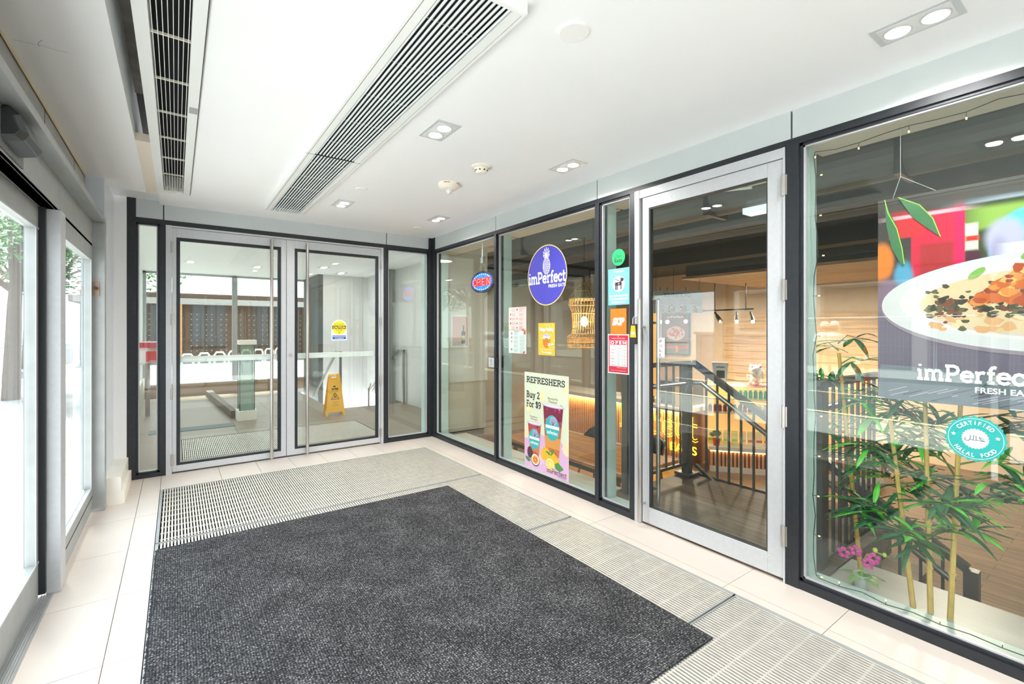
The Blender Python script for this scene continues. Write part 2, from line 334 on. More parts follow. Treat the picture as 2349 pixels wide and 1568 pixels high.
# ------------------------------------------------------------ floor and ceiling of the vestibule
CZ = 2.6
def tiles(mb, xs, ys, z=0, g=.003, hole=None):
    for i in range(len(xs) - 1):
        for j in range(len(ys) - 1):
            a, b, c, d = xs[i] + g / 2, xs[i + 1] - g / 2, ys[j] + g / 2, ys[j + 1] - g / 2
            if hole and hole((a + b) / 2, (c + d) / 2): continue
            mb.box(a, b, c, d, z - .02, z)
    return mb
base = st(B(-.62, 2.8, -2.6, 5.7, -.1, -.0205, GROUT).build('floor'))
mb = MB()
ys = [-2.45, -1.8, -1.18, -.56, .07, .69, 1.31, 1.95, 2.57, 3.2, 3.83, 4.46, 5.09, 5.6]
tiles(mb, [-.62, -.25, -.115], ys)
tiles(mb, [2.405, 2.47, 2.75], [-2.45, -1.2, -.1, .9, 1.38, 2.39, 3.69, 4.9, 5.6])
tiles(mb, [-.115, .347, .68, .993, 1.305, 1.62, 1.93, 2.25, 2.405], [5.105, 5.6])
tiles(mb, [-.115, .5, 1.1, 1.7, 2.405], [-2.45, -1.8, -1.2])
mb.build('floor_tiles', TILE, base)
# metal foot grates sunk in the floor
GBAR = M('foot_grate_aluminium', (212, 207, 198), .45, .25, var=.08, scale=30)
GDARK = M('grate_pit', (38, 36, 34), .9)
gy = [(3.84, 5.10), (2.575, 3.83), (1.31, 2.565), (.045, 1.30), (-1.2, .035)]
gl = ['aluminium foot grate nearest the double doors, in front of the dark mat', 'aluminium foot grate second from the double doors, mostly under the mat', 'aluminium foot grate beside the mat in front of the shop door', 'aluminium foot grate at the near end of the mat, bottom right', 'aluminium foot grate at the very bottom right corner']
for (a, b), lb in zip(gy, gl):
    t = thing('foot_grate', lb, 'floor grate', (1.145, (a + b) / 2, -.02), group='foot grates in the vestibule floor')
    fr = MB(); fr.box(-.112, -.095, a, b, -.02, .001); fr.box(2.385, 2.403, a, b, -.02, .001); fr.box(-.112, 2.403, a, a + .006, -.02, .0005); fr.box(-.112, 2.403, b - .006, b, -.02, .0005)
    fr.build('edge_frame', SILVD, t)
    m_ = MB(); x = -.085
    while x < 2.38: m_.box(x, x + .0105, a + .008, b - .008, -.011, -.001); x += .0185
    m_.build('bars', GBAR, t)
    m_ = MB(); y = a + .06
    while y < b - .02: m_.box(-.09, 2.38, y - .004, y + .004, -.012, -.0035); y += .118
    m_.build('cross_rods', GBAR, t)
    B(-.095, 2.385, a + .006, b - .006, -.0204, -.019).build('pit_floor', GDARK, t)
# carpet mat
CARP = carpet_mat()
mt = MB(); n = 60
mt.box(-.1, 1.97, 1.175, 3.71, 0, .009)
mat = mt.build('carpet_mat', CARP, bevel=.003); tag(mat, 'large charcoal woven carpet mat lying over the metal grates', 'mat')
fz = MB()
for i in range(300):
    yy = 1.18 + i * .00843; L = random.uniform(.004, .011); fz.box(-.1 - L, -.098, yy, yy + .003, .001, .004); fz.box(1.968, 1.97 + L * .6, yy, yy + .003, .001, .004)
fz.build('fringe', M('carpet_edge_yarn', (62, 63, 70), .95), mat)
# ceiling slabs: main, left bulkhead, higher strip beyond the bulkhead
c = MB(); c.box(-.13, -.086, -2.6, 5.7, CZ, CZ + .05); c.box(.05, 2.9, -2.6, 5.7, CZ, CZ + .05); c.box(-.086, .05, 4.97, 5.7, CZ, CZ + .05); c.box(-.086, .05, -2.6, -.6, CZ, CZ + .05)
ceil = st(c.build('ceiling', CEIL))
c = MB(); c.box(-.575, -.212, -2.6, 5.17, CZ, CZ + .34); c.build('bulkhead', CEIL, ceil)
c = MB(); c.box(-.66, -.13, 5.17, 5.7, CZ + .03, CZ + .06); c.build('raised_strip', CEILW, ceil)
c = MB(); c.box(-.212, -.13, 3.78, 5.17, CZ, CZ + .05); c.build('gap_filler', M('cream_plaster', (238, 226, 212), .8), ceil)
c = MB(); c.box(-.212, -.11, 1.9, 3.78, CZ + .3, CZ + .34, M('raw_concrete', (150, 146, 138), .9, var=.25, scale=9)); c.build('open_soffit', None, ceil)
c = MB(); c.box(-.212, -.11, -2.6, 1.9, CZ + .24, CZ + .3, M('rusty_brown_steel', (96, 58, 44), .8, var=.2, scale=14)); c.build('steel_beam', None, ceil)
c = MB(); c.box(-.13, -.115, -2.6, 3.78, CZ, CZ + .3, M('grey_board', (148, 150, 146), .8)); c.build('gap_side', None, ceil)
c = MB(); c.box(-.66, 2.9, -2.6, 5.7, CZ + .36, CZ + .4); c.build('slab', M('dark_void', (60, 58, 55), .9), ceil)
cm = M('hairline_crack', (160, 154, 142), .9)
ck = MB()
for pl in ([(-.55, 2.77), (-.51, 2.763), (-.45, 2.757), (-.417, 2.764), (-.378, 2.759)], [(-.45, 2.70), (-.47, 2.74), (-.47, 2.77)]):
    for q in stroke2(pl, .0018): ck.add([(x, y, CZ - .0006) for x, y in q], [(3, 2, 1, 0)])
ck.build('crack', cm, ceil)
# ------------------------------------------------------------ storefront walls (s along the wall, d behind its face, z up)
def RB(mb, s0, s1, d0, d1, z0, z1, m=None): return mb.box(RW + d0, RW + d1, s0, s1, z0, z1, m)
def BB(mb, s0, s1, d0, d1, z0, z1, m=None): return mb.box(s0, s1, BW + d0, BW + d1, z0, z1, m)
Y0 = -1.2
# right wall: fascia panels, mullions, transom, sill, pale lining
wr = MB()
for a, b in [(4.088, 5.575), (2.628, 4.078), (1.176, 2.618), (Y0, 1.166)]: RB(wr, a, b, .004, .12, 2.445, CZ)
WRT = st(wr.build('wall_right', FASC))
m_ = MB(); RB(m_, Y0, 5.575, .02, .1, 2.445, CZ - .004, GASK); m_.build('seam_backing', None, WRT)
m_ = MB(); RB(m_, Y0, 5.58, 0, .09, 2.408, 2.445); m_.build('transom', BLACK, WRT)
for a, b, z1 in [(5.50, 5.58, CZ), (4.063, 4.103, 2.41), (2.60, 2.64, 2.41), (2.236, 2.286, 2.41), (1.132, 1.2, 2.43)]:
    m_ = MB(); RB(m_, a, b, -.004, .09, 0, z1); m_.build('mullion', BLACK, WRT, bevel=.002)
m_ = MB(); RB(m_, 2.286, 5.5, 0, .09, 0, .045); m_.build('sill', BLACK, WRT); m_ = MB(); RB(m_, Y0, 1.132, 0, .09, 0, .045); m_.build('sill', BLACK, WRT)
LIN = MB()
for (a, b) in [(4.103, 5.5), (2.64, 4.063), (2.286, 2.6), (Y0, 1.132)]:
    RB(LIN, b - .012, b + .0, .09, .19, .03, 2.41, TEAL); RB(LIN, a - .0, a + .012, .09, .19, .03, 2.41, TEAL)
    RB(LIN, a, b, .09, .20, .0, .035, TEAL); RB(LIN, a, b, .09, .30, 2.40, 2.43, M('warm_soffit', (214, 206, 194), .7))
LIN.build('pale_lining', None, WRT)
def window(n, box, s0, s1, z0, z1, gl, frame=.016, d=.03):
    f = MB()
    for q in ((s0, s0 + frame, z0, z1), (s1 - frame, s1, z0, z1), (s0, s1, z0, z0 + frame), (s0, s1, z1 - frame, z1)): box(f, q[0], q[1], .012, .06, q[2], q[3])
    o = st(f.build('window_%d' % n, BLACK))
    f = MB(); e = frame; k = .008
    for q in ((s0 + e, s0 + e + k, z0 + e, z1 - e), (s1 - e - k, s1 - e, z0 + e, z1 - e), (s0 + e, s1 - e, z0 + e, z0 + e + k), (s0 + e, s1 - e, z1 - e - k, z1 - e)): box(f, q[0], q[1], .02, .045, q[2], q[3])
    f.build('glazing_bead', SILV, o)
    f = MB(); box(f, s0 + e, s1 - e, d, d + .008, z0 + e, z1 - e); f.build('pane', gl, o); return o
W2 = window(2, RB, 4.103, 5.5, .045, 2.41, G_SHOP); W3 = window(3, RB, 2.64, 4.063, .045, 2.41, G_SHOP)
W4 = window(4, RB, 2.286, 2.6, .045, 2.41, G_SHOP); W5 = window(5, RB, Y0, 1.132, .045, 2.41, G_SHOP)
# back wall
wb = MB()
for a, b in [(-.306, -.104), (-.094, 2.108), (2.118, 2.70)]: BB(wb, a, b, .004, .12, 2.455, CZ + .03)
WBK = st(wb.build('wall_back', FASC))
m_ = MB(); BB(m_, -.3, 2.73, .02, .1, 2.455, CZ, GASK); m_.build('seam_backing', None, WBK)
m_ = MB(); BB(m_, -.306, 2.73, 0, .09, 2.408, 2.455); m_.build('transom', BLACK, WBK)
for a, b, z1 in [(-.372, -.306, CZ + .03), (-.13, -.082, 2.41), (2.068, 2.122, 2.41), (2.68, 2.73, CZ)]:
    m_ = MB(); BB(m_, a, b, -.004, .09, 0, z1); m_.build('mullion', BLACK, WBK, bevel=.002)
m_ = MB(); BB(m_, -.306, -.13, 0, .09, 0, .04); m_.build('sill', BLACK, WBK); m_ = MB(); BB(m_, 2.122, 2.68, 0, .09, 0, .04); m_.build('sill', BLACK, WBK)
window(1, BB, -.306, -.13, .04, 2.41, G_WIN); window(6, BB, 2.122, 2.68, .04, 2.41, G_WIN)
LN = MB(); BB(LN, 2.122, 2.68, .09, .2, 0, .03, TEAL); BB(LN, 2.668, 2.68, .09, .2, .03, 2.41, TEAL); BB(LN, -.306, -.13, .09, .2, 0, .03, TEAL); BB(LN, -.142, -.13, .09, .2, .03, 2.41, TEAL); LN.build('pale_lining', None, WBK)
# double door frame
f = MB(); BB(f, -.082, -.036, -.012, .07, 0, 2.408); BB(f, 2.036, 2.068, -.012, .07, 0, 2.408); BB(f, -.036, 2.036, -.004, .07, 2.392, 2.408)
st(f.build('door_frame', SILV, None)); 
def leaf(n, box, s0, s1, z0, z1, g0, g1, gz0, gz1, gk, gl, gw=.03):
    f = MB(); box(f, s0, g0, 0, .045, z0, z1); box(f, g1, s1, 0, .045, z0, z1); box(f, g0, g1, 0, .045, z0, gz0); box(f, g0, g1, 0, .045, gz1, z1)
    o = st(f.build('door_%d' % n, SILV, bevel=.002))
    f = MB()
    for q in ((g0, g0 + gw, gz0, gz1), (g1 - gw, g1, gz0, gz1), (g0 + gw, g1 - gw, gz0, gz0 + gw * .7), (g0 + gw, g1 - gw, gz1 - gw, gz1)): box(f, q[0], q[1], .006, .04, q[2], q[3])
    f.build('gasket', gk, o)
    f = MB(); box(f, g0 + gw, g1 - gw, .018, .026, gz0 + gw * .7, gz1 - gw); f.build('pane', gl, o); return o
D1 = leaf(1, BB, -.034, .975, .02, 2.385, .0, .925, .08, 2.30, GASK, G_WIN); D2 = leaf(2, BB, .981, 2.034, .02, 2.385, 1.062, 2.01, .08, 2.30, GASK, G_WIN)
def tubeY(mb, x, y, z0, z1, r, m): return mb.tube([(x, y, z0), (x, y, z1)], r, 14, m)
for D, x in ((D1, .824), (D2, 1.18)):
    h = MB(); tubeY(h, x, BW - .065, .03, 2.362, .0165, STEEL)
    hd = h.build('pull_handle', None, D, smooth=False)
    h = MB()
    for z in (.075, 2.33): h.tube([(x, BW - .065, z), (x, BW, z)], .009, 10)
    h.build('standoff', STEEL, hd)
for D, a, b in ((D1, .03, .895), (D2, 1.09, 1.98)):
    h = MB(); BB(h, a, b, .045, .075, 1.078, 1.137); h.build('push_bar', CEILW, D, bevel=.003)
for D, x in ((D1, -.036), (D2, 2.036)):
    for z in (.14, .78, 1.5, 2.2):
        h = MB(); h.tube([(x, BW - .014, z - .055), (x, BW - .014, z + .055)], .008, 10); BB(h, x - .016, x + .016, -.008, -.004, z - .05, z + .05); h.build('hinge', STEEL, D)
h = MB(); h.tube([(1.018, BW - .008, 1.125), (1.018, BW, 1.125)], .017, 18); h.build('lock_cylinder', STEEL, D2)
# shop door
f = MB(); RB(f, 2.196, 2.236, -.01, .08, 0, 2.408); RB(f, 1.2, 1.208, -.01, .08, 0, 2.408); RB(f, 1.208, 2.196, -.006, .08, 2.352, 2.408)
st(f.build('door_frame', SILV, None))
D3 = leaf(3, RB, 1.212, 2.172, .02, 2.348, 1.297, 2.118, .135, 2.268, M('slim_gasket', (60, 62, 64), .5), G_SHOP, .008)
h = MB(); tubeY(h, RW - .06, 2.15, .04, 1.618, .015, STEEL); hd = h.build('pull_handle', None, D3)
h = MB(); [h.tube([(RW - .06, 2.15, z), (RW, 2.15, z)], .008, 10) for z in (.16, 1.42)]; h.build('standoff', STEEL, hd)
h = MB(); tubeY(h, RW + .11, 2.12, .12, 1.618, .015, STEEL); hd = h.build('inner_pull_handle', None, D3)
h = MB(); [h.tube([(RW + .11, 2.12, z), (RW + .045, 2.14, z)], .009, 10) for z in (.25, 1.45)]; h.build('standoff', STEEL, hd)
for z in (.26, .92, 1.62, 2.2):
    h = MB(); h.tube([(RW - .012, 1.207, z - .06), (RW - .012, 1.207, z + .06)], .009, 10); RB(h, 1.19, 1.224, -.006, 0, z - .055, z + .055); h.build('hinge', STEEL, D3)
h = MB(); h.tube([(RW + .06, 1.42, 2.25), (RW + .11, 1.62, 2.29), (RW + .2, 1.38, 2.33)], .009, 8, WHITE); RB(h, 1.25, 1.45, .05, .1, 2.27, 2.34, WHITE); h.build('door_closer', None, D3)
a = Art(Fr((RW, 0, 0), (0, -1, 0), (0, 0, 1))); a.rect(-1.33, -1.27, .105, .12, col('pale', (210, 214, 214))); a.text('ALUM DOOR', -1.326, -1.274, .109, .006, col('ink', (90, 92, 96))); a.build('maker_plate', D3)
# ------------------------------------------------------------ left wall: automatic sliding door, sidelight, header
WLT = MB()
WLT.box(-.64, -.575, -2.5, 4.87, 2.27, CZ + .05)                                 # upper band
wl = st(WLT.build('wall_left', SILVD))
m_ = MB()
for y in (1.2, 2.35, 3.5, 4.4): m_.box(-.5755, -.5738, y, y + .005, 2.27, CZ)
m_.box(-.57, -.5685, -2.5, 4.85, CZ - .018, CZ - .001, M('yellowed_sealant', (216, 204, 170), .8)); m_.build('seam', M('seam_grey', (90, 90, 86), .8), wl)
m_ = MB(); m_.box(-.577, -.45, -2.5, 4.87, 2.23, 2.27); m_.box(-.577, -.524, -2.5, 4.78, 2.04, 2.23); m_.box(-.66, -.524, -2.5, 4.78, 2.04, 2.06, SILVD); m_.build('header', SILVD, wl, bevel=.002)
m_ = MB(); m_.box(-.53, -.45, 4.78, 4.87, 0, 2.23); m_.build('jamb', SILVD, wl, bevel=.002)
m_ = MB(); m_.box(-.60, -.462, 4.87, 5.56, .2, CZ); m_.build('white_panel', M('glossy_white_panel', (222, 232, 242), .2), wl)
m_ = MB(); m_.box(-.60, -.372, 5.56, 5.70, 0, CZ + .03); m_.build('white_column', CEILW, wl)
m_ = MB(); m_.box(-.6, -.36, 4.872, 5.576, .1, .22); m_.box(-.6, -.338, 4.87, 5.576, 0, .1); m_.build('stone_plinth', M('cream_stone', (244, 240, 230), .5, var=.03), wl, bevel=.002)
m_ = MB(); m_.box(-.56, -.50, 3.43, 3.56, 0, 2.04); m_.build('post', SILV, wl, bevel=.003)
m_ = MB(); m_.box(-.625, -.556, 3.401, 3.43, .02, 2.04); m_.build('brush_strip', GASK, wl)
# fixed sidelight
m_ = MB(); m_.box(-.57, -.524, 3.56, 4.78, .02, .20); m_.box(-.57, -.524, 3.56, 4.78, 1.93, 2.04); m_.box(-.57, -.524, 4.72, 4.78, .2, 1.93); m_.box(-.57, -.524, 3.56, 3.58, .2, 1.93)
w7 = st(m_.build('window_7', SILVD)); m_ = MB(); m_.box(-.55, -.542, 3.58, 4.72, .2, 1.93); m_.build('pane', G_EXT, w7)
m_ = MB(); m_.box(-.523, -.519, 3.56, 4.72, .198, .206, SILV); m_.box(-.525, -.521, 3.56, 4.78, .12, .123, GASK); m_.box(-.525, -.521, 4.716, 4.72, .2, 1.93, SILV); m_.build('glazing_bead', None, w7)
# sliding leaf
m_ = MB(); m_.box(-.625, -.582, .9, 3.40, .015, .20); m_.box(-.625, -.582, .9, 3.40, 1.92, 2.036); m_.box(-.625, -.582, 3.34, 3.40, .2, 1.92); m_.box(-.625, -.582, .9, .98, .2, 1.92)
d4 = st(m_.build('door_4', SILVD)); m_ = MB(); m_.box(-.607, -.599, .98, 3.34, .2, 1.92); m_.build('pane', G_EXT, d4)
m_ = MB(); m_.box(-.5815, -.578, .9, 3.395, .192, .20, SILV); m_.box(-.5815, -.578, 3.335, 3.34, .2, 1.92, SILV); m_.box(-.5815, -.578, .9, 3.395, 1.92, 1.928, SILV); m_.build('glazing_bead', None, d4)
m_ = MB(); m_.box(-.625, -.582, -1.65, .85, .015, .20); m_.box(-.625, -.582, -1.65, .85, 1.92, 2.036); m_.box(-.625, -.582, .78, .85, .2, 1.92); m_.box(-.625, -.582, -1.65, -1.58, .2, 1.92)
d5 = st(m_.build('door_5', SILVD)); m_ = MB(); m_.box(-.607, -.599, -1.58, .78, .2, 1.92); m_.build('pane', G_EXT, d5)
m_ = MB(); m_.box(-.66, -.528, -2.4, 3.43, 0, .004)
for k in range(5): m_.box(-.575 + k * .01, -.571 + k * .01, -2.4, 3.43, .004, .009)
trk = st(m_.build('trim_1', SILVD))
# latch on the sidelight
t = thing('door_latch', 'small black latch bolt on the jamb of the left sidelight', 'latch', (-.5, 4.775, 1.7))
MB().tube([(-.50, 4.79, 1.72), (-.50, 4.73, 1.72)], .012, 10).build('bolt', GASK, t); MB().box(-.535, -.48, 4.772, 4.78, 1.66, 1.77).build('strike_plate', M('worn_bronze', (176, 150, 128), .5, .4), t)
# motion sensor on the header
t = thing('motion_sensor', 'black and grey door motion sensor mounted on the left header', 'sensor', (-.51, 2.6, 2.16))
sm = MB(); pr = [(0, .085), (.02, .09), (.05, .06), (.062, .02), (.075, -.01), (.06, -.035), (0, -.05)]
yy = [2.46, 2.49, 2.70, 2.735]; sc_ = [.75, 1, 1, .75]; vs = []; fs = []
for y, k in zip(yy, sc_):
    for x, z in pr: vs.append((-.524 + x * k, y, 2.145 + z * k))
nP = len(pr)
for i in range(3):
    for k in range(nP): fs.append((i * nP + k, i * nP + (k + 1) % nP, (i + 1) * nP + (k + 1) % nP, (i + 1) * nP + k))
fs += [tuple(range(nP))[::-1], tuple(range(3 * nP, 4 * nP))]
sm.add(vs, fs); sm.build('housing', M('sensor_black', (48, 52, 54), .3), t, bevel=.004)
MB().box(-.5235, -.518, 2.44, 2.775, 2.07, 2.25).build('back_plate', M('sensor_grey', (120, 124, 124), .5), t, bevel=.002)
MB().box(-.468, -.4635, 2.53, 2.66, 2.125, 2.15).build('lens', M('smoked_lens', (60, 40, 50), .1), t)
# ------------------------------------------------------------ ceiling fittings
def z_disc(mb, x, y, r, z0, z1, m=None, n=32): return mb.lathe(x, y, [(r, z1), (r, z0 + .002), (r - .003, z0)], n, m)
BULB = M('lit_lamp_face', (255, 244, 224), .5, emit=9); DLF = M('downlight_trim', (205, 210, 212), .35, .1); DLR = M('downlight_baffle', (190, 194, 194), .4)
DL = [(1.288, 2.53, 'twin downlight left of the smoke detector, largest of the left pair'), (2.33, 2.53, 'twin downlight right of the smoke detector, near the shop window'), (1.285, 4.53, 'twin downlight beside the far end of the slotted ceiling diffuser'), (2.30, 4.55, 'twin downlight nearest the back right corner, beside a round cover'), (2.345, .55, 'twin downlight at the top right, nearest the camera'), (1.288, .55, 'twin downlight above the camera position'), (2.345, -1.3, 'twin downlight behind the camera position')]
proto = None
def make_dl(x, y, lb, z=CZ):
    t = thing('twin_downlight', lb, 'ceiling light', (x, y, z), group='twin downlights in the vestibule ceiling')
    f = MB(); f.box(x - .078, x + .078, y - .133, y + .133, z - .004, z + .0); f.build('frame', DLF, t, bevel=.0015)
    g = MB(); g.box(x - .06, x + .06, y - .112, y + .112, z - .0062, z - .004); pl = g.build('inner_plate', M('downlight_plate', (222, 224, 224), .4), t)
    for k in (-1, 1):
        q = MB(); q.lathe(x, y + k * .058, [(.047, z - .006), (.047, z - .0085), (.042, z - .0095)], 24); bz = q.build('bezel', DLR, t)
        q = MB(); q.lathe(x, y + k * .058, [(.04, z - .009), (.04, z - .0105), (.03, z - .0115)], 24); q.build('lamp_face', BULB, t)
    return t
PW = 1.7
for x, y, lb in DL:
    t = make_dl(x, y, lb)
    for k in (-1, 1): area_lamp((0, k * .058, -.016), .07, PW, (1, .98, .95), spread=152, parent=t)
# covers
for x, y, r, lb in ((1.298, 1.372, .062, 'large round white cover plate near the middle top of the ceiling'), (1.285, 3.97, .05, 'round white cover plate between the slotted diffuser and a twin downlight'), (2.31, 5.1, .05, 'round white cover plate nearest the back right corner')):
    m_ = MB(); m_.lathe(x, y, [(r + .001, CZ), (r + .001, CZ - .0015), (r, CZ - .006), (r - .004, CZ - .0075)], 40); o = m_.build('ceiling_cover', CEILW, smooth=False); tag(o, lb, 'cover plate', 'round ceiling cover plates')
IV = M('ivory_plastic', (246, 240, 226), .45)
def hang(prof, x, y): return MB().lathe(x, y, [(r, CZ - z) for r, z in prof], 32)
t = thing('smoke_detector', 'ivory dome smoke detector on the ceiling, right of the strobe unit', 'smoke detector', (1.82, 2.91, CZ))
hang([(.073, 0), (.073, .008), (.05, .014), (.045, .02), (.043, .038), (.03, .05), (.018, .053)], 1.82, 2.91).build('housing', IV, t, smooth=False)
m_ = MB(); [m_.box(1.82 + .040 * math.cos(a) - .006, 1.82 + .040 * math.cos(a) + .006, 2.91 + .040 * math.sin(a) - .006, 2.91 + .040 * math.sin(a) + .006, CZ - .036, CZ - .027) for a in [k * .785 for k in range(8)]]; m_.build('vent_slots', GASK, t)
t = thing('fire_strobe', 'ivory ceiling fire strobe with red FIRE lettering and clear lens', 'fire alarm', (1.82, 3.41, CZ))
hang([(.088, 0), (.088, .018), (.08, .03), (.066, .045), (.04, .052), (.03, .053)], 1.82, 3.41).build('housing', IV, t)
hang([(.028, .052), (.029, .062), (.022, .078), (.008, .085)], 1.82, 3.41).build('clear_lens', M('clear_plastic', (230, 232, 234), .1, var=.3, scale=120), t)
a = Art(Fr((1.82, 3.41, CZ), (math.cos(-.62), math.sin(-.62), 0), (0, 0, 1)), lambda u, v: (u, v)); RED = col('red', (206, 52, 44))
def curved(fr_c, R, ang0):
    def f(u, v): return (u, v)
    return f
class Cyl:
    """wraps artwork round a vertical cylinder"""
    def __init__(s, c, R): s.c = c; s.R = R
    def p(s, u, v, d=0): a = u / s.R; return (s.c[0] + (s.R + d) * math.cos(a), s.c[1] + (s.R + d) * math.sin(a), s.c[2] + v)
a = Art(Cyl((1.82, 3.41, CZ), .088)); base_a = -2.12
a.text('FIRE-FEU', (base_a - .42) * .088, (base_a + .2) * .088, -.014, .009, RED, bold=.03); a.text('FIRE-FEU', (base_a + .85) * .088, (base_a + 1.5) * .088, -.014, .009, RED, bold=.03); a.build('lettering', t)
# slotted linear diffuser hanging a little below the ceiling
t = thing('linear_diffuser', 'long white ceiling air diffuser with parallel slats, over the mat', 'air vent', (.88, 3.2, CZ))
zb = CZ - .045; x0, x1 = .69, 1.045; f = MB()
Yn, Yf = 1.37, 5.02
VENTW = M('vent_white', (238, 240, 238), .4)
for a, b in ((x0, x0 + .012), (x0 + .0155, x0 + .05), (x1 - .05, x1 - .0155), (x1 - .012, x1)): f.box(a, b, Yn, Yf, zb, CZ)
f.box(x0, x1, Yn - .008, Yn, zb, CZ); f.box(x0, x1, Yf, Yf + .006, zb, CZ); f.build('frame', VENTW, t)
f = MB(); f.box(x0, x1, Yn - .02, Yn - .008, zb, CZ); f.build('end_cap', CEILW, t)
f = MB(); f.box(x0 + .012, x0 + .0155, Yn, Yf, zb + .003, CZ); f.box(x1 - .0155, x1 - .012, Yn, Yf, zb + .003, CZ); f.box(x0, x1, 3.245, 3.25, zb - .0004, zb + .01); f.build('joint_line', GASK, t)
DG = M('dark_duct', (16, 30, 28), .8)
f = MB(); f.box(x0 + .05, x1 - .05, Yn, Yf, CZ - .004, CZ - .002); f.box(x0 + .05, x0 + .051, Yn, Yf, zb + .012, CZ - .002); f.box(x1 - .051, x1 - .05, Yn, Yf, zb + .012, CZ - .002); f.build('plenum', DG, t)
nb = 12; wv = (x1 - x0 - .1); SLT = M('slat_aluminium', (228, 234, 236), .4, .1)
for ya, yb in ((Yn + .005, 3.243), (3.252, Yf - .004)):
    f = MB()
    for i in range(nb):
        xx = x0 + .05 + wv * (i + .5) / nb; f.tube([(xx, ya, zb + .008), (xx, yb, zb + .008)], .0052, 8)
    f.build('slats', SLT, t)
f = MB()
for y in [1.6, 1.95, 2.3, 2.65, 3.0, 3.45, 3.8, 4.15, 4.5, 4.85]: f.tube([(x0 + .05, y, zb + .016), (x1 - .05, y, zb + .016)], .0035, 6)
f.build('cross_rods', STEEL, t)
# open grid unit left of it
t = thing('ceiling_heater', 'narrow white ceiling unit with an open wire grille, beside the dark gap', 'air curtain', (-.02, 2.2, CZ))
f = MB(); Ya, Yb = -.6, 5.02; zb = CZ - .012
f.box(-.135, -.086, Ya, Yb, zb, CZ + .14); f.box(.050, .096, Ya, Yb, zb, CZ + .02); f.box(-.135, .096, Yb, Yb + .01, zb, CZ); f.build('housing', VENTW, t, bevel=.001)
f = MB(); f.box(.096, .099, Ya, Yb, zb + .002, CZ); f.build('shadow_line', GASK, t)
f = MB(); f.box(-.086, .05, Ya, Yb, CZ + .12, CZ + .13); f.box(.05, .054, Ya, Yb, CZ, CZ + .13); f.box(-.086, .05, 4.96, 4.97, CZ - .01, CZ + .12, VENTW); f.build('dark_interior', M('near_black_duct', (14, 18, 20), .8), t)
f = MB()
for i in range(8):
    xx = -.086 + .136 * (i + .5) / 8; f.box(xx - .0012, xx + .0012, Ya, Yb, CZ - .010, CZ + .006)
f.build('grille_wires', M('white_wire', (240, 240, 236), .4), t)
f = MB(); y = 1.1
while y < 5: f.box(-.086, .05, y - .004, y + .004, CZ - .004, CZ + .006); y += .42
f.build('grille_bars', M('cream_bar', (226, 220, 204), .4), t)
f = MB(); f.box(.056, .094, 3.02, 3.10, zb - .002, zb); f.build('switch_plate', SILVD, t)
# make openings in the ceiling slab over both vents
# ------------------------------------------------------------ posters, stickers and signs on the shop glass
GX = RW + .019            # vestibule face of the shop panes is at d = .03
def sheet(name, lb, cat, u0, u1, v0, v1, X=RW + .0285, th=.0012, mat=PAPER, group=None, rounded=False):
    m_ = MB(); m_.box(X, X + th, -u1, -u0, v0, v1); o = m_.build(name, mat); tag(o, lb, cat, group); return o, Fr((X, 0, 0), (0, -1, 0), (0, 0, 1))
def disc_sign(name, lb, cat, u, v, r, X, mat, n=64, teeth=0, th=.0012):
    pts = []
    for i in range(n):
        t = 2 * math.pi * i / n; rr = r * (1 + (.05 if teeth and (i % 4 < 2) else 0)); pts.append((-(u + rr * math.cos(t)), v + rr * math.sin(t)))
    m_ = MB(); vs = [(X, a, b) for a, b in pts] + [(X + th, a, b) for a, b in pts]; fs = [tuple(range(n)), tuple(range(n, 2 * n))[::-1]] + [(i, i + n, (i + 1) % n + n, (i + 1) % n) for i in range(n)]
    m_.add(vs, fs); o = m_.build(name, mat); tag(o, lb, cat); return o, Fr((X, 0, 0), (0, -1, 0), (0, 0, 1))
BLUE = col('shop_blue', (78, 74, 196)); YEL = col('pale_yellow', (252, 226, 140)); WP = col('white', (250, 250, 252)); INK = col('dark_ink', (52, 50, 58)); TL = col('teal', (56, 186, 192))
# round blue shop logo
o, fr = disc_sign('window_logo', 'round blue sticker with a white pineapple and shop name in the window', 'sticker', -3.281, 1.902, .278, RW + .0285, BLUE, 96)
a = Art(fr); cu, cv = -3.281, 1.902
a.ring(cu, cv, .2785, .2785, .009, YEL, 72)
a.ring(cu, cv + .085, .052, .078, .007, WP)
for k in range(-3, 4):
    for sg in (-1, 1):
        pts = []
        for i in range(13):
            tt = -1 + 2 * i / 12; x = k * .022 + sg * tt * .048; y = tt * .078
            if (x / .05) ** 2 + (y / .076) ** 2 < 1: pts.append((cu + x, cv + .085 + y))
        if len(pts) > 1: a.line([pts[0], pts[-1]], .0055, WP)
for ang, L in ((0, .1), (.3, .095), (-.3, .095), (.62, .078), (-.62, .078), (1.0, .055), (-1.0, .055)):
    bx, by = cu, cv + .157; tx, ty = bx + math.sin(ang) * L, by + math.cos(ang) * L; nx, ny = math.cos(ang) * .012, -math.sin(ang) * .012
    mx_, my_ = (bx + tx) / 2, (by + ty) / 2
    a.line([(bx, by), (mx_ + nx, my_ + ny), (tx, ty)], .005, WP); a.line([(bx, by), (mx_ - nx, my_ - ny), (tx, ty)], .005, WP)
a.slab('imPerfect', cu - .262, cu + .262, cv - .072, .105, WP, .19, slope=0)
a.text('FRESH EATS', cu + .03, cu + .262, cv - .118, .028, WP, bold=.03)
a.build('artwork', o)
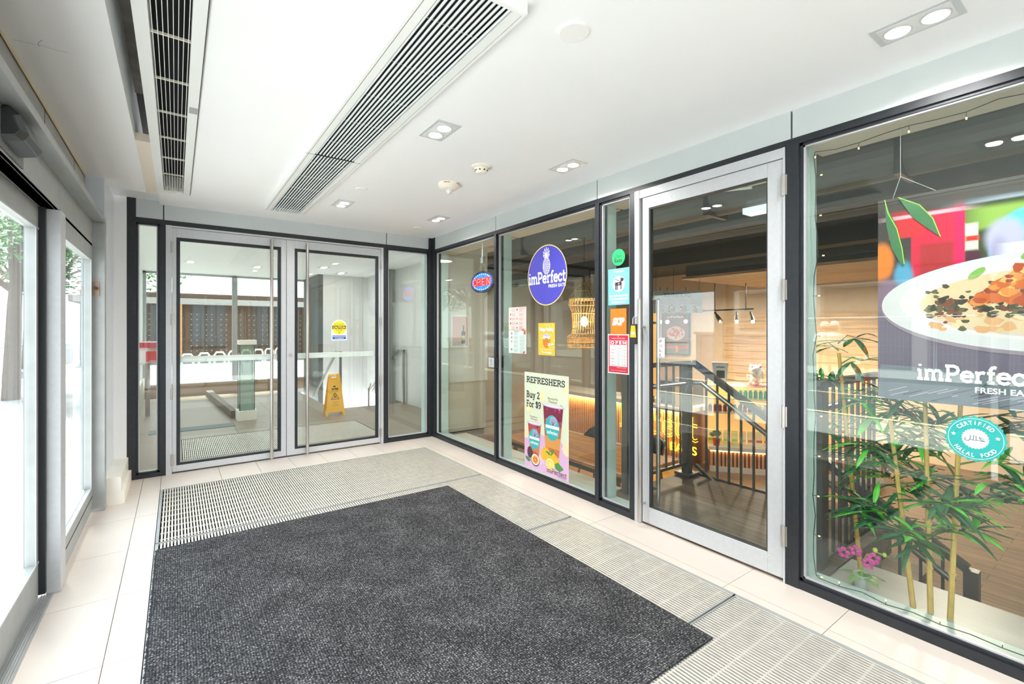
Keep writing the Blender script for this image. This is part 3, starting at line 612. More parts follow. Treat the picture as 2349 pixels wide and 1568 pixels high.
# LED open sign
t = thing('open_sign', 'oval lit OPEN sign with red letters and blue ring hanging in the corner window', 'neon sign', (RW + .14, 4.56, 1.96))
X = RW + .13; m_ = MB(); n = 48; pts = [(4.56 - .245 * math.cos(2 * math.pi * i / n), 1.952 + .125 * math.sin(2 * math.pi * i / n)) for i in range(n)]
m_.add([(X, y, z) for y, z in pts] + [(X + .025, y, z) for y, z in pts], [tuple(range(n)), tuple(range(n, 2 * n))[::-1]] + [(i, i + n, (i + 1) % n + n, (i + 1) % n) for i in range(n)]); m_.build('housing', M('led_black', (40, 44, 70), .4), t)
fr = Fr((X, 0, 0), (0, -1, 0), (0, 0, 1)); a = Art(fr)
BL = M('led_blue_glow', (20, 70, 225), .5, emit=1.3); RD = M('led_red_back', (150, 20, 40), .5, emit=.5)
a.ell(-4.56, 1.952, .215, .1, BL); a.rect(-4.56 - .19, -4.56 + .19, 1.952 - .047, 1.952 + .047, RD); a.build('lit_field', t)
a = Art(fr); a.k = 4
LR = M('led_red', (255, 70, 60), .5, emit=6); LB = M('led_white_blue', (190, 225, 255), .5, emit=5)
def dots(pl, step, r, m):
    for i in range(len(pl) - 1):
        (x0, y0), (x1, y1) = pl[i], pl[i + 1]; L = math.hypot(x1 - x0, y1 - y0); k = max(1, int(L / step))
        for j in range(k): a.P([(x0 + (x1 - x0) * j / k + r * math.cos(q), y0 + (y1 - y0) * j / k + r * math.sin(q)) for q in (0, 1.05, 2.1, 3.14, 4.19, 5.24)], m, 5)
c0, z0_ = -4.56, 1.952
for gx, pls in ((-.155, [[(0, .035), (.018, .035), (.035, .02), (.035, -.02), (.018, -.035), (0, -.035), (-.018, -.035), (-.035, -.02), (-.035, .02), (-.018, .035)], ]), (-.062, [[(-.03, -.038), (-.03, .036), (.012, .036), (.028, .02), (.012, 0), (-.03, 0)]]), (.038, [[(.03, .036), (-.026, .036), (-.026, -.036), (.03, -.036)], [(-.026, 0), (.018, 0)]]), (.14, [[(-.032, -.038), (-.032, .036), (.03, -.036), (.03, .04)]])):
    for pl in pls: dots([(c0 + gx + x, z0_ + y) for x, y in pl] + ([(c0 + gx, z0_ + .035)] if gx < -.1 else []), .0085, .0034, LR)
for k in range(28):
    q = 2 * math.pi * k / 28
    if abs(math.cos(q)) < .86: dots([(c0 + .2 * math.cos(q), z0_ + .088 * math.sin(q)), (c0 + .2 * math.cos(q) + .01, z0_ + .088 * math.sin(q))], .02, .005, LB)
a.build('led_dots', t)
m_ = MB(); m_.tube([(X + .01, 4.67, 2.04), (X + .01, 4.56, 2.2), (X + .01, 4.56, 2.4)], .0015, 6); m_.tube([(X + .01, 4.45, 2.04), (X + .01, 4.56, 2.2)], .0015, 6); m_.box(X, X + .03, 4.535, 4.585, 2.17, 2.24); m_.build('hanging_wire', M('grey_wire', (150, 150, 150), .5), t)
m_ = MB(); m_.tube([(X + .01, 4.56, 2.24), (X + .01, 4.56, 2.40)], .007, 8); m_.build('hook_rod', CEILW, t)
# two stacked menu sheets
PK = col('pink_sheet', (244, 214, 212)); MN = col('mint_sheet', (216, 236, 230)); GR = col('grey_text', (170, 160, 160)); FOODS = [col('food_a', (196, 140, 70)), col('food_b', (150, 70, 50)), col('food_c', (120, 150, 60)), col('food_d', (240, 232, 200)), col('food_e', (214, 90, 60))]
o, fr = sheet('menu_sheet', 'pink menu sheet with small bowls of food, upper of two on the window', 'menu', -3.88, -3.586, 1.398, 1.626, mat=PK); a = Art(fr)
for r in range(5):
    for c_ in (0, 1):
        if r == 0 and c_ == 0: continue
        u = -3.845 + c_ * .11; v = 1.6 - r * .045; a.ell(u, v, .016, .013, WP); a.ell(u, v, .012, .0095, FOODS[(r * 2 + c_) % 5])
    for k in range(3): a.rect(-3.70, -3.70 + .07 - .01 * k, 1.598 - r * .042 - k * .010, 1.601 - r * .042 - k * .010, GR); a.rect(-3.825, -3.77, 1.603 - r * .044 - k * .009, 1.6055 - r * .044 - k * .009, GR)
a.text('DUMPLINGS', -3.70, -3.61, 1.61, .008, RED); a.build('artwork', o)
o, fr = sheet('menu_sheet', 'pale mint menu sheet of drinks, lower of two on the window', 'menu', -3.88, -3.586, 1.165, 1.394, mat=MN); a = Art(fr)
for r in range(5):
    a.rect(-3.835, -3.818, 1.35 - r * .04, 1.372 - r * .04, FOODS[(r * 3 + 4) % 5]); a.rect(-3.84, -3.813, 1.348 - r * .04, 1.352 - r * .04, WP)
    for k in range(4): a.rect(-3.79, -3.72, 1.375 - r * .042 - k * .008, 1.377 - r * .042 - k * .008, GR); a.rect(-3.69, -3.61, 1.34 - r * .036 - k * .008, 1.342 - r * .036 - k * .008, GR)
a.text('DRINKS', -3.78, -3.70, 1.38, .008, INK); a.ell(-3.62, 1.178, .02, .008, RED, rot=.6); a.ell(-3.635, 1.40, .024, .012, FOODS[0]); a.rect(-3.625, -3.595, 1.355, 1.39, FOODS[4]); a.build('artwork', o)
# yellow drink poster
o, fr = sheet('drink_poster', 'small yellow poster of a creamy mango drink taped to the window', 'poster', -3.40, -3.165, 1.165, 1.462, mat=col('mango', (246, 196, 62))); a = Art(fr); cu = -3.28
rn = random.Random(3)
for i in range(60): a.ell(cu + rn.uniform(-.11, .11), 1.313 + rn.uniform(-.14, .14), rn.uniform(.006, .016), rn.uniform(.003, .008), col('mango_light', (252, 218, 112)), 8, rn.uniform(0, 3))
a.text('Mango Pudding', cu - .1, cu + .1, 1.39, .03, WP, bold=.05); a.text('imPerfect', cu - .03, cu + .03, 1.443, .008, WP)
a.ell(cu, 1.295, .052, .062, col('orange_drink', (232, 130, 40))); a.ell(cu, 1.335, .052, .03, WP); a.ell(cu, 1.31, .03, .016, FOODS[0]); a.ell(cu, 1.35, .05, .014, col('cup_rim', (190, 190, 214)))
a.text('$5.99', cu + .02, cu + .1, 1.255, .022, WP, bold=.06); a.text('topped with mango pearls', cu - .09, cu + .09, 1.215, .01, WP); a.text('Try one today!', cu - .07, cu + .07, 1.185, .018, WP, bold=.03); a.build('artwork', o)
# tall drinks poster
u0, u1, v0, v1 = -3.613, -2.982, .075, .993
o, fr = sheet('refreshers_poster', 'tall pale poster of two iced drinks and lemons reading REFRESHERS', 'poster', u0, u1, v0, v1, mat=col('cream', (224, 234, 208)))
a = Art(fr, lambda u, v: (u0 + u * (u1 - u0), v0 + v * (v1 - v0))); a.clip = (.002, .998, .002, .998)
LIL = col('lilac', (222, 184, 224)); PCH = col('peach', (250, 226, 190))
a.rect(0, 1, 0, .3, LIL); a.ell(.1, .33, .2, .05, LIL); a.ell(.35, .33, .2, .055, LIL); a.ell(.68, .33, .2, .05, LIL); a.ell(.97, .3, .1, .06, PCH); a.ell(.02, .36, .1, .06, PCH); a.rect(0, .0, 0, .01, LIL); a.ell(.35, .12, .12, .05, col('lilac2', (232, 200, 226)))
for u, v in ((.43, .77), (.93, .87), (.1, .62)): a.ell(u, v, .06, .045, col('faint_lemon', (250, 240, 190))); a.ring(u, v, .045, .034, .006, col('fainter', (246, 232, 160)))
a.slab('REFRESHERS', .05, .93, .892, .062, INK, .17)
a.slab('Buy 2', .05, .37, .735, .068, INK, .17); a.slab('For $9', .05, .40, .637, .068, INK, .17)
BR = col('brown_text', (128, 96, 96)); a.text('Butterfly', .56, .78, .752, .022, BR); a.text('Passion', .58, .76, .722, .022, BR); a.text('Strawberry', .14, .32, .535, .018, BR); a.text('Mango', .16, .32, .510, .018, BR); a.line([(.82, .715), (.87, .705), (.885, .675)], .004, BR)
def cup(x0, x1, xb0, xb1, yt, yb, ov, sh):
    def L(f): return (x0 + (xb0 - x0) * f, x1 + (xb1 - x1) * f, yt + (yb - yt) * f)
    cs = [(0, .28, sh[0]), (.28, .4, sh[1]), (.4, .62, sh[2]), (.62, .85, sh[3]), (.85, 1, sh[4])]
    for f0, f1, m in cs:
        A = L(f0); Bq = L(f1); a.P([(A[0], A[2]), (Bq[0], Bq[2]), (Bq[1], Bq[2]), (A[1], A[2])], m)
    for k in range(8):
        f = rn.uniform(.03, .35); A = L(f); u = rn.uniform(A[0] + .03, A[1] - .04); a.P([(u, A[2]), (u + .035, A[2] + .012), (u + .045, A[2] - .015), (u + .01, A[2] - .025)], col('ice_%d' % (k % 3), [(170, 60, 120), (120, 30, 60), (226, 130, 160)][k % 3]))
    for k in range(12): A = L(rn.uniform(.86, .98)); a.ell(rn.uniform(A[0] + .03, A[1] - .03), A[2], .008, .006, col('pearl', (110, 50, 36)), 8)
    a.ell((x0 + x1) / 2, yt, (x1 - x0) / 2 + .025, .017, col('lid', (198, 190, 226))); a.ell((x0 + x1) / 2, yt + .003, (x1 - x0) / 2 - .005, .011, col('lid_in', (236, 228, 240)))
    u, v, p, q = ov; a.ell(u, v, p, q, TL); a.ell(u + p * .15, v + q * .55, p * .5, q * .33, col('pine_lilac', (190, 186, 220)))
    for k in range(-4, 5): a.line([(u + p * .1, v + q * .2), (u + p * .15 + k * p * .12, v + q * (.85 - abs(k) * .06))], .004, col('navy_line', (90, 90, 140)))
    a.rect(u - p * .93, u + p * .97, v - q * .06, v + q * .18, WP); a.slab('imPerfect', u - p * .75, u + p * .78, v - q * .5, q * .26, WP, .2)
BGS = [col('maroon', (132, 40, 72)), col('pinkred', (168, 72, 96)), col('rose_orange', (196, 110, 86)), col('orange', (224, 158, 84)), col('amber', (206, 122, 72))]
cup(.455, .89, .51, .80, .69, .20, (.655, .475, .155, .125), BGS); cup(.09, .40, .15, .35, .475, .14, (.245, .315, .125, .108), [col('red_tea', (186, 76, 72)), BGS[2], BGS[2], col('amber2', (214, 130, 70)), BGS[4]])
DK = col('passion_skin', (84, 52, 80)); LM = col('lemon', (246, 190, 44)); LF = col('leaf_print', (70, 148, 78))
a.ell(.14, .165, .065, .06, DK, rot=-.2); a.P([(.03, .115), (.1, .11), (.16, .085), (.1, .06), (.04, .085)], LF); a.ell(.27, .1, .1, .062, DK); a.ell(.27, .105, .092, .056, col('rind', (246, 232, 214))); a.ell(.27, .105, .07, .042, col('pulp', (236, 170, 70)))
for k in range(8): a.ell(.27 + .035 * math.cos(k), .105 + .02 * math.sin(k), .012, .008, col('seed', (190, 80, 60)), 8)
a.ell(.5, .2, .1, .065, LM, rot=.3); a.ell(.7, .17, .12, .055, LM, rot=-.3); a.P([(.5, .225), (.56, .235), (.66, .2), (.58, .2)], LF); a.P([(.64, .2), (.63, .25), (.67, .275), (.69, .235)], LF); a.P([(.71, .13), (.78, .155), (.9, .105), (.82, .07), (.73, .085)], LF)
a.ell(.61, .11, .098, .064, LM); a.ell(.61, .11, .09, .058, col('lemon_rind', (254, 240, 200))); a.ell(.61, .11, .076, .048, col('lemon_flesh', (252, 214, 96)))
for k in range(9): a.line([(.61, .11), (.61 + .074 * math.cos(k * .7), .11 + .046 * math.sin(k * .7))], .004, col('lemon_rind', (254, 240, 200)))
a.slab('imPerfect', .53, .96, .028, .05, BR, .15); a.text('FRESH EATS', .78, .95, .012, .011, BR); a.build('artwork', o)
# sidelight stickers
o, fr = disc_sign('delivery_sticker', 'round green food delivery sticker at the top of the narrow sidelight', 'sticker', -2.423, 1.957, .064, RW + .0285, col('fresh_green', (38, 196, 110)))
a = Art(fr); a.text('ORDER WITH', -2.455, -2.395, 1.99, .006, INK); a.text('Uber', -2.462, -2.388, 1.955, .028, INK); a.text('Eats', -2.462, -2.388, 1.92, .028, INK, bold=.02); a.build('artwork', o)
o, fr = sheet('service_animal_sign', 'light blue no pets sign with a guide dog drawing', 'sign', -2.527, -2.312, 1.592, 1.872, mat=col('sky_blue', (122, 204, 224))); a = Art(fr); cu, cv = -2.42, 1.752
a.slab('imPerfect', cu - .05, cu + .05, 1.842, .014, WP); a.ell(cu, cv, .064, .064, WP, 40); a.ring(cu, cv, .064, .064, .002, INK)
a.rect(cu - .036, cu + .03, cv - .012, cv + .014, INK); a.rect(cu - .034, cu - .022, cv - .045, cv, INK); a.rect(cu - .018, cu - .008, cv - .045, cv - .01, INK); a.rect(cu + .018, cu + .028, cv - .042, cv, INK); a.P([(cu + .008, cv + .01), (cu + .05, cv + .024), (cu + .048, cv + .04), (cu + .02, cv + .05), (cu + .016, cv + .02)], INK); a.line([(cu - .04, cv + .042), (cu + .02, cv + .016)], .005, INK); a.line([(cu - .04, cv + .008), (cu - .05, cv - .008)], .005, INK); a.text('+', cu - .006, cu + .008, cv - .006, .014, WP, bold=.05)
for k, s_ in enumerate(('NO PETS ALLOWED', 'TRAINED SERVICES', 'ANIMALS ONLY')): a.text(s_, cu - .092 + (k == 2) * .02, cu + .092 - (k == 2) * .02, 1.655 - k * .025, .014, WP, bold=.05)
a.build('artwork', o)
o, fr = sheet('orange_sticker', 'square orange delivery sticker with slanted white lettering', 'sticker', -2.503, -2.345, 1.365, 1.563, mat=col('bright_orange', (246, 128, 32))); a = Art(fr); a.text('SKIP', -2.487, -2.372, 1.438, .052, WP, bold=.06, shear=.25); a.build('artwork', o)
o, fr = sheet('opening_hours_sign', 'red and white opening hours sign headed OPEN', 'sign', -2.53, -2.32, 1.062, 1.366, mat=WP); a = Art(fr); RP = col('crimson', (206, 44, 68))
a.rect(-2.522, -2.328, 1.07, 1.358, RP); a.rect(-2.512, -2.338, 1.118, 1.318, WP); a.rect(-2.508, -2.342, 1.284, 1.316, RP); a.text('O P E N', -2.502, -2.348, 1.29, .021, WP, bold=.05); a.text('HOURS OF BUSINESS', -2.49, -2.36, 1.33, .007, WP); a.ring(-2.425, 1.348, .006, .006, .0015, WP)
for k, dname in enumerate(('MON', 'TUE', 'WED', 'THU', 'FRI', 'SAT', 'SUN')):
    v = 1.264 - k * .0235; a.rect(-2.508, -2.342, v - .007, v - .0055, RP); a.text(dname, -2.500, -2.463, v, .0105, INK); a.text('11:00', -2.452, -2.41, v, .0105, col('green_text', (30, 140, 100))); a.text('-', -2.405, -2.398, v + .004, .0105, INK); a.text('10:00', -2.392, -2.35, v, .0105, col('green_text', (30, 140, 100)))
a.text('imPerfect Fresh Eats', -2.44, -2.345, 1.106, .006, WP); a.text('Thank you for shopping local', -2.5, -2.35, 1.084, .005, WP); a.build('artwork', o)
# halal seal
o, fr = disc_sign('halal_seal', 'teal round seal with a wavy edge reading CERTIFIED HALAL FOOD', 'sticker', -.452, .936, .092, RW + .0285, col('seal_teal', (40, 176, 172)), 96, teeth=1)
a = Art(fr); cu, cv = -.452, .936
a.ring(cu, cv, .086, .086, .0016, WP, 60)
n = 96; a.P([(cu + (.043 if i % 4 < 2 else .040) * math.cos(2 * math.pi * i / n), cv + (.043 if i % 4 < 2 else .040) * math.sin(2 * math.pi * i / n)) for i in range(n)], WP)
def arc_text(t, R, mid, span, h, m, up=True):
    for i, ch in enumerate(t):
        if ch == ' ': continue
        q = mid + (span * (.5 - (i + .5) / len(t)) if up else -span * (.5 - (i + .5) / len(t)))
        vs, fs, wd = text_mesh(ch, .03); wv_ = h * wd * 1.25; rt = q - math.pi / 2 if up else q + math.pi / 2; bx, by = cu + R * math.cos(q), cv + R * math.sin(q); a.k += 1; d = .001 + a.k * .0001; out = []
        for x, y in vs:
            X_ = (x - .5) * wv_; Y_ = y * h / .7 if up else y * h / .7 - h; out.append(fr.p(bx + X_ * math.cos(rt) - Y_ * math.sin(rt), by + X_ * math.sin(rt) + Y_ * math.cos(rt), d))
        a.mb.add(out, fs, m)
arc_text('CERTIFIED', .060, math.pi / 2, 1.9, .016, WP); arc_text('HALAL FOOD', .062, -math.pi / 2, 2.1, .0155, WP, up=False)
for sx in (-1, 1):
    pts = []
    for i in range(10): q = math.pi / 2 + i * math.pi / 5; r_ = .009 if i % 2 == 0 else .004; pts.append((cu + sx * .068 + r_ * math.cos(q), cv + .012 + r_ * math.sin(q)))
    a.P(pts, WP)
TD = col('dark_teal_ink', (30, 90, 96))
for pl in ([(.028, .002), (.012, .008), (.018, -.002), (.03, -.006), (.012, -.006), (.004, -.006), (.002, .014)], [(.002, -.006), (-.006, -.006), (-.004, .016)], [(-.006, -.006), (-.016, -.004), (-.014, .014)], [(-.016, -.004), (-.022, -.012), (-.032, -.008), (-.03, .002)]): a.line([(cu + x, cv + y) for x, y in pl], .0022, TD)
a.build('artwork', o)
# caution sticker on the right leaf of the double door
X0, X1 = 1.459, 1.632; fr = Fr((0, BW + .0165, 0), (1, 0, 0), (0, 0, 1)); m_ = MB(); pts = [(X0, 1.277), (X1, 1.277), (X1, 1.43)] + [((X0 + X1) / 2 + .0865 * math.cos(q), 1.43 + .0865 * math.sin(q)) for q in [math.pi * i / 16 for i in range(1, 16)]] + [(X0, 1.43)]
m_.add([fr.p(u, v, 0) for u, v in pts] + [fr.p(u, v, -.001) for u, v in pts], [tuple(range(len(pts))), tuple(range(len(pts), 2 * len(pts)))[::-1]]); o = m_.build('caution_sticker', WP); tag(o, 'white and yellow CAUTION automatic door sticker on the right glass door', 'sticker')
a = Art(fr); cu = (X0 + X1) / 2; a.ell(cu, 1.424, .08, .08, col('caution_yellow', (248, 226, 58)), 40); a.rect(X0 + .007, X1 - .007, 1.41, 1.448, col('black_ink', (24, 24, 28))); a.text('CAUTION', X0 + .014, X1 - .014, 1.417, .024, col('caution_yellow', (248, 226, 58)), bold=.05)
a.text('AUTOMATIC', cu - .058, cu + .058, 1.458, .014, col('black_ink', (24, 24, 28))); a.text('DOOR', cu - .034, cu + .034, 1.385, .016, col('black_ink', (24, 24, 28))); a.P([(cu - .008, 1.372), (cu + .008, 1.372), (cu, 1.36)], col('black_ink', (24, 24, 28)))
a.rect(X0 + .01, X1 - .01, 1.29, 1.335, col('safety_blue', (28, 92, 176))); a.text('ACTIVATE SWITCH', X0 + .014, X1 - .014, 1.317, .011, WP, bold=.03); a.text('TO OPERATE', X0 + .035, X1 - .035, 1.297, .011, WP, bold=.03); a.build('artwork', o)
# door opener button on the mullion
t = thing('door_opener_button', 'square silver door opener button in a black box on the window mullion', 'push button', (RW - .03, 4.083, 1.06))
m_ = MB(); m_.box(RW - .045, RW - .004, 4.03, 4.14, 1.0, 1.115); m_.build('back_box', GASK, t, bevel=.004); m_ = MB(); m_.box(RW - .052, RW - .045, 4.036, 4.134, 1.006, 1.109); m_.build('plate', SILV, t, bevel=.002)
a = Art(Fr((RW - .052, 0, 0), (0, -1, 0), (0, 0, 1))); a.ring(-4.085, 1.066, .012, .012, .003, INK); a.line([(-4.088, 1.072), (-4.086, 1.086)], .004, INK); a.ell(-4.086, 1.093, .004, .004, INK, 10); a.text('PUSH TO OPEN', -4.115, -4.055, 1.03, .008, INK); a.build('lettering', t)
# PULL sticker on the shop door glass, lock box hanging by the handle
m_ = MB(); m_.box(RW + .0165, RW + .0175, 1.995, 2.058, 1.203, 1.345); o = m_.build('pull_sticker', PAPER); tag(o, 'small white PULL sticker beside the handle of the shop door', 'sticker')
a = Art(Fr((RW + .0165, 0, 0), (0, -1, 0), (0, 0, 1))); a.rect(-2.055, -1.998, 1.206, 1.342, INK); a.rect(-2.053, -2.0, 1.208, 1.34, WP)
for k, ch in enumerate('PULL'): a.text(ch, -2.038, -2.016, 1.309 - k * .032, .022, INK)
a.build('artwork', o)
t = thing('lock_box', 'black and yellow key lock box hanging from the shop door handle', 'lock box', (RW - .07, 2.21, 1.37))
m_ = MB(); vs = [(-.035, -.066), (-.022, -.078), (.022, -.078), (.035, -.066), (.033, .055), (.024, .066), (-.024, .066), (-.033, .055)]
m_.add([(RW - .052, 2.215 - u, 1.375 + v) for u, v in vs] + [(RW - .012, 2.215 - u, 1.375 + v) for u, v in vs], [tuple(range(8)), tuple(range(8, 16))[::-1]] + [(i, i + 8, (i + 1) % 8 + 8, (i + 1) % 8) for i in range(8)]); m_.build('body', M('lock_black', (40, 38, 40), .45), t, bevel=.004)
a = Art(Fr((RW - .052, 0, 0), (0, -1, 0), (0, 0, 1))); a.P([(-2.243, 1.345), (-2.187, 1.345), (-2.196, 1.43), (-2.234, 1.43)], col('lock_yellow', (250, 196, 20))); a.rect(-2.232, -2.198, 1.365, 1.385, col('dials', (210, 210, 220))); a.build('face_label', t)
m_ = MB(); m_.tube([(RW - .03, 2.235, 1.43)] + [(RW - .03, 2.215 + .02 * math.cos(q), 1.475 + .02 * math.sin(q)) for q in [math.pi - i * math.pi / 6 for i in range(7)][::-1]] + [(RW - .03, 2.195, 1.43)], .004, 8); m_.build('shackle', STEEL, t)
# big food poster hanging behind the right window
PX = 2.86
def q(px, py): y, z = onX(px, py, PX); return (-y, z)
tl, bl, tr, br = q(2008, 462), q(2020, 905), q(2349, 400), q(2349, 952)
uR = .95; def_v = lambda p0, p1, u: p0[1] + (p1[1] - p0[1]) * (u - p0[0]) / (p1[0] - p0[0])
vT, vB = (tl[1] + tr[1]) / 2, (bl[1] + br[1]) / 2; uL = (tl[0] + bl[0]) / 2
o, fr = sheet('food_poster', 'huge poster of a saucy chicken dish on a white plate behind the right window', 'poster', uL, uR, vB, vT, X=PX, th=.003, mat=col('poster_charcoal', (66, 60, 60), .35))
a = Art(fr); a.clip = (uL, uR, vB, vT)
uw = uR - uL
def g(px, py): u, v = q(px, py); return (u, max(vB, min(vT, v)))

cu0, cv0 = g(2330, 568)
def sq(kind, px0, py0, px1, py1, soft, c):
    a0 = q(px0, py0)[0]; a1 = q(px1, py1)[0]; pm = (px0 + min(px1, 2349)) / 2; b0 = q(pm, py0)[1]; b1 = q(pm, py1)[1]; return (kind, (a0 + a1) / 2, (b0 + b1) / 2, abs(a1 - a0) / 2, abs(b1 - b0) / 2, soft, c)
SH = [sq('r', 1990, 640, 2600, 1000, .08, (104, 92, 116)), sq('r', 2212, 455, 2700, 655, .06, (62, 74, 44)), sq('r', 2225, 470, 2700, 520, .35, (150, 182, 84)), sq('r', 2215, 446, 2700, 458, .5, (196, 210, 236)), sq('r', 2090, 480, 2214, 700, .04, (214, 40, 74)), sq('r', 2038, 480, 2120, 545, .08, (206, 50, 60)), sq('r', 2110, 556, 2185, 625, .18, (180, 48, 56)), sq('r', 2190, 470, 2212, 690, .3, (226, 30, 96)), sq('r', 2040, 486, 2212, 494, .6, (232, 180, 196)),
      sq('e', 1998, 560, 2050, 645, .25, (228, 128, 52)), sq('e', 2050, 600, 2095, 680, .3, (92, 160, 200)), sq('e', 2008, 640, 2070, 730, .3, (132, 104, 128)), sq('r', 2214, 512, 2244, 572, .15, (234, 222, 204)), sq('r', 2214, 540, 2246, 552, .4, (206, 52, 44)), sq('r', 2216, 576, 2250, 602, .25, (84, 36, 60)), sq('r', 2105, 632, 2212, 690, .2, (214, 130, 150)),
      ('e', cu0 + .045, cv0, .125, .17, .05, (104, 196, 218)), ('e', cu0 - .03, cv0 + .05, .06, .08, .3, (190, 184, 216)), ('e', cu0 - .05, cv0 - .04, .03, .09, .4, (170, 156, 196)), ('r', cu0 + .07, cv0, .1, .022, .4, (236, 240, 250)), ('e', .75, .5 * (vT + vB) + .3, .2, .12, .6, (196, 120, 70)),
      ('r', uR - .1, vT - .05, 2.5, .03, .9, (70, 64, 62))]
o.data.materials.clear(); o.data.materials.append(soft_print('food_poster_print', (70, 64, 64), SH, (-((-uL - uR) / 2), vB)))
PR = col('poster_red', (222, 38, 70)); PRD = col('poster_dark_red', (196, 46, 62)); TBL = col('table_plum', (104, 92, 116)); TBL2 = col('table_grey', (118, 124, 136))
a.P([g(2020, 835), g(2349, 860), (uR, vB + .16), (uR, vB), (uL, vB)], TBL2)
for k in range(90):
    u = rn.uniform(uL + .04, uR - .08); v = rn.uniform(vB + .003, vB + .05); a.line([(u, v), (u + .07, v + .028)], .0035, col('streak_%d' % (k % 3), [(190, 176, 200), (84, 70, 98), (150, 140, 166)][k % 3]))
a.text('', 0, 1, 0, .1, WP)
# plate
u_a, v_a = g(2023, 745); uc = uL + (u_a - uL) + .62; vc = q(2250, 815)[1] + .232; PLT = col('plate_white', (216, 212, 218), .3)
a.ell(uc, vc - .015, .62, .217, col('plate_shadow', (150, 132, 150)), 64); a.ell(uc, vc, .62, .215, PLT, 64); a.ell(uc + .01, vc + .012, .56, .18, col('plate_inner', (228, 224, 222)), 64); a.ell(uc + .02, vc - .005, .50, .15, col('plate_line', (214, 196, 200)), 64); a.ell(uc + .02, vc - .0, .49, .147, col('rice_cream', (224, 196, 160)), 64)
SAU = [col('sauce_%d' % k, c_) for k, c_ in enumerate([(208, 98, 36), (184, 72, 26), (226, 140, 62), (160, 58, 24), (234, 176, 104)])]; DKR = [col('seaweed_%d' % k, c_) for k, c_ in enumerate([(44, 40, 30), (66, 60, 40), (96, 90, 56), (120, 60, 36)])]; RI = [col('rice_%d' % k, c_) for k, c_ in enumerate([(236, 206, 164), (228, 186, 136), (222, 164, 116)])]
def blob(u, v, r, m, n=9):
    ph = rn.uniform(0, 6); a.P([(u + r * (1 + .28 * math.sin(3 * t_ + ph)) * math.cos(t_), v + r * .72 * (1 + .25 * math.cos(2 * t_ + ph)) * math.sin(t_)) for t_ in [2 * math.pi * i / n for i in range(n)]], m)
for k in range(70): blob(uc + rn.uniform(-.42, .46), vc + rn.uniform(-.13, .02), rn.uniform(.012, .03), RI[k % 3])
for cx_, w_ in ((-.36, .08), (-.14, .10), (.2, .12)):
    for k in range(70): blob(uc + cx_ + rn.gauss(0, w_ * .5), vc - .01 + rn.gauss(0, .035), rn.uniform(.007, .018), DKR[k % 4])
for k in range(420):
    tt = rn.uniform(-1, 1); hh = .25 * (1 - tt * tt); blob(uc + .12 + tt * .4, vc + .0 + rn.uniform(0, 1) * hh, rn.uniform(.012, .034), SAU[k % 5])
for k in range(40): blob(uc + .1 + rn.uniform(-.3, .3), vc + .06 + rn.uniform(0, .12), rn.uniform(.006, .012), SAU[4])
for u, v in ((-.28, .13), (-.12, .2), (.02, .24), (.3, .16)): a.ell(uc + u, vc + v, .035, .014, col('herb', (130, 176, 80)), 12, .7)
s0 = q(2103, 868)[0]; s1 = s0 + .385; a.slab('imPerfect', s0, s1, q(2103, 869)[1], .074, WP, .19); a.text('FRESH EATS', s0 + .2, s1, q(2103, 869)[1] - .042, .024, WP, bold=.03)
LDK = col('print_leaf', (70, 116, 78)); LLT = col('print_leaf_edge', (160, 206, 84))
a.P([g(2030, 458), g(2034, 520), g(2046, 570), g(2070, 612), g(2074, 605), g(2068, 560), g(2058, 520), g(2038, 480)], LDK); a.line([g(2030, 458), g(2038, 490), g(2058, 525), g(2070, 570), g(2075, 606)], .004, LLT)
a.P([g(2060, 452), g(2095, 500), g(2130, 525), g(2158, 543), g(2145, 505), g(2110, 470)], LDK); a.line([g(2060, 452), g(2110, 470), g(2140, 500), g(2158, 543)], .004, LLT)
a.build('artwork', o)
m_ = MB(); uu, vv = q(2025, 440); m_.tube([(PX, -uL - .06, vT), (PX, -uL - .09, vT + .1), (PX, -uL - .09, 2.40)], .0012, 6); m_.tube([(PX, -uL - .22, vT), (PX, -uL - .09, vT + .1)], .0012, 6); m_.build('hanging_thread', M('clear_thread', (180, 190, 190), .3), o)
# string lights round the right window
t = thing('string_lights', 'string of tiny warm lights on dark wire round the right window', 'string lights', (RW + .1, 1.0, .05))
path = []; rn2 = random.Random(5)
for k in range(24): path.append((RW + .085 + rn2.uniform(-.008, .008), Y0 + (1.085 - Y0) * k / 23, 2.372 - .02 * abs(math.sin(k * .8)) + rn2.uniform(-.006, .006)))
for k in range(22): path.append((RW + .085 + rn2.uniform(-.008, .008), 1.085 + rn2.uniform(-.01, .01), 2.34 - 2.27 * k / 21))
for k in range(24): path.append((RW + .085 + rn2.uniform(-.006, .01), 1.07 - (1.07 - Y0) * k / 23, .062 + rn2.uniform(-.004, .008)))
MB().tube(path, .0022, 6).build('wire', M('dark_green_wire', (46, 60, 54), .6), t)
BU = M('warm_bulb', (255, 206, 110), .4, emit=1.6)
for i in range(1, len(path) - 1, 2):
    x, y, z = path[i]; dz = (.0, -.03)[i < 24] if i < 46 else .02; dy = -.028 if 24 <= i < 46 else .0
    m_ = MB(); m_.tube([(x, y, z), (x, y + dy * .8, z + dz * .8)], .0016, 5, M('dark_green_wire', (46, 60, 54))); m_.tube([(x, y + dy * .8, z + dz * .8), (x, y + dy * 1.1, z + dz * 1.1)], .003, 6, BU); m_.build('bulb', None, t)
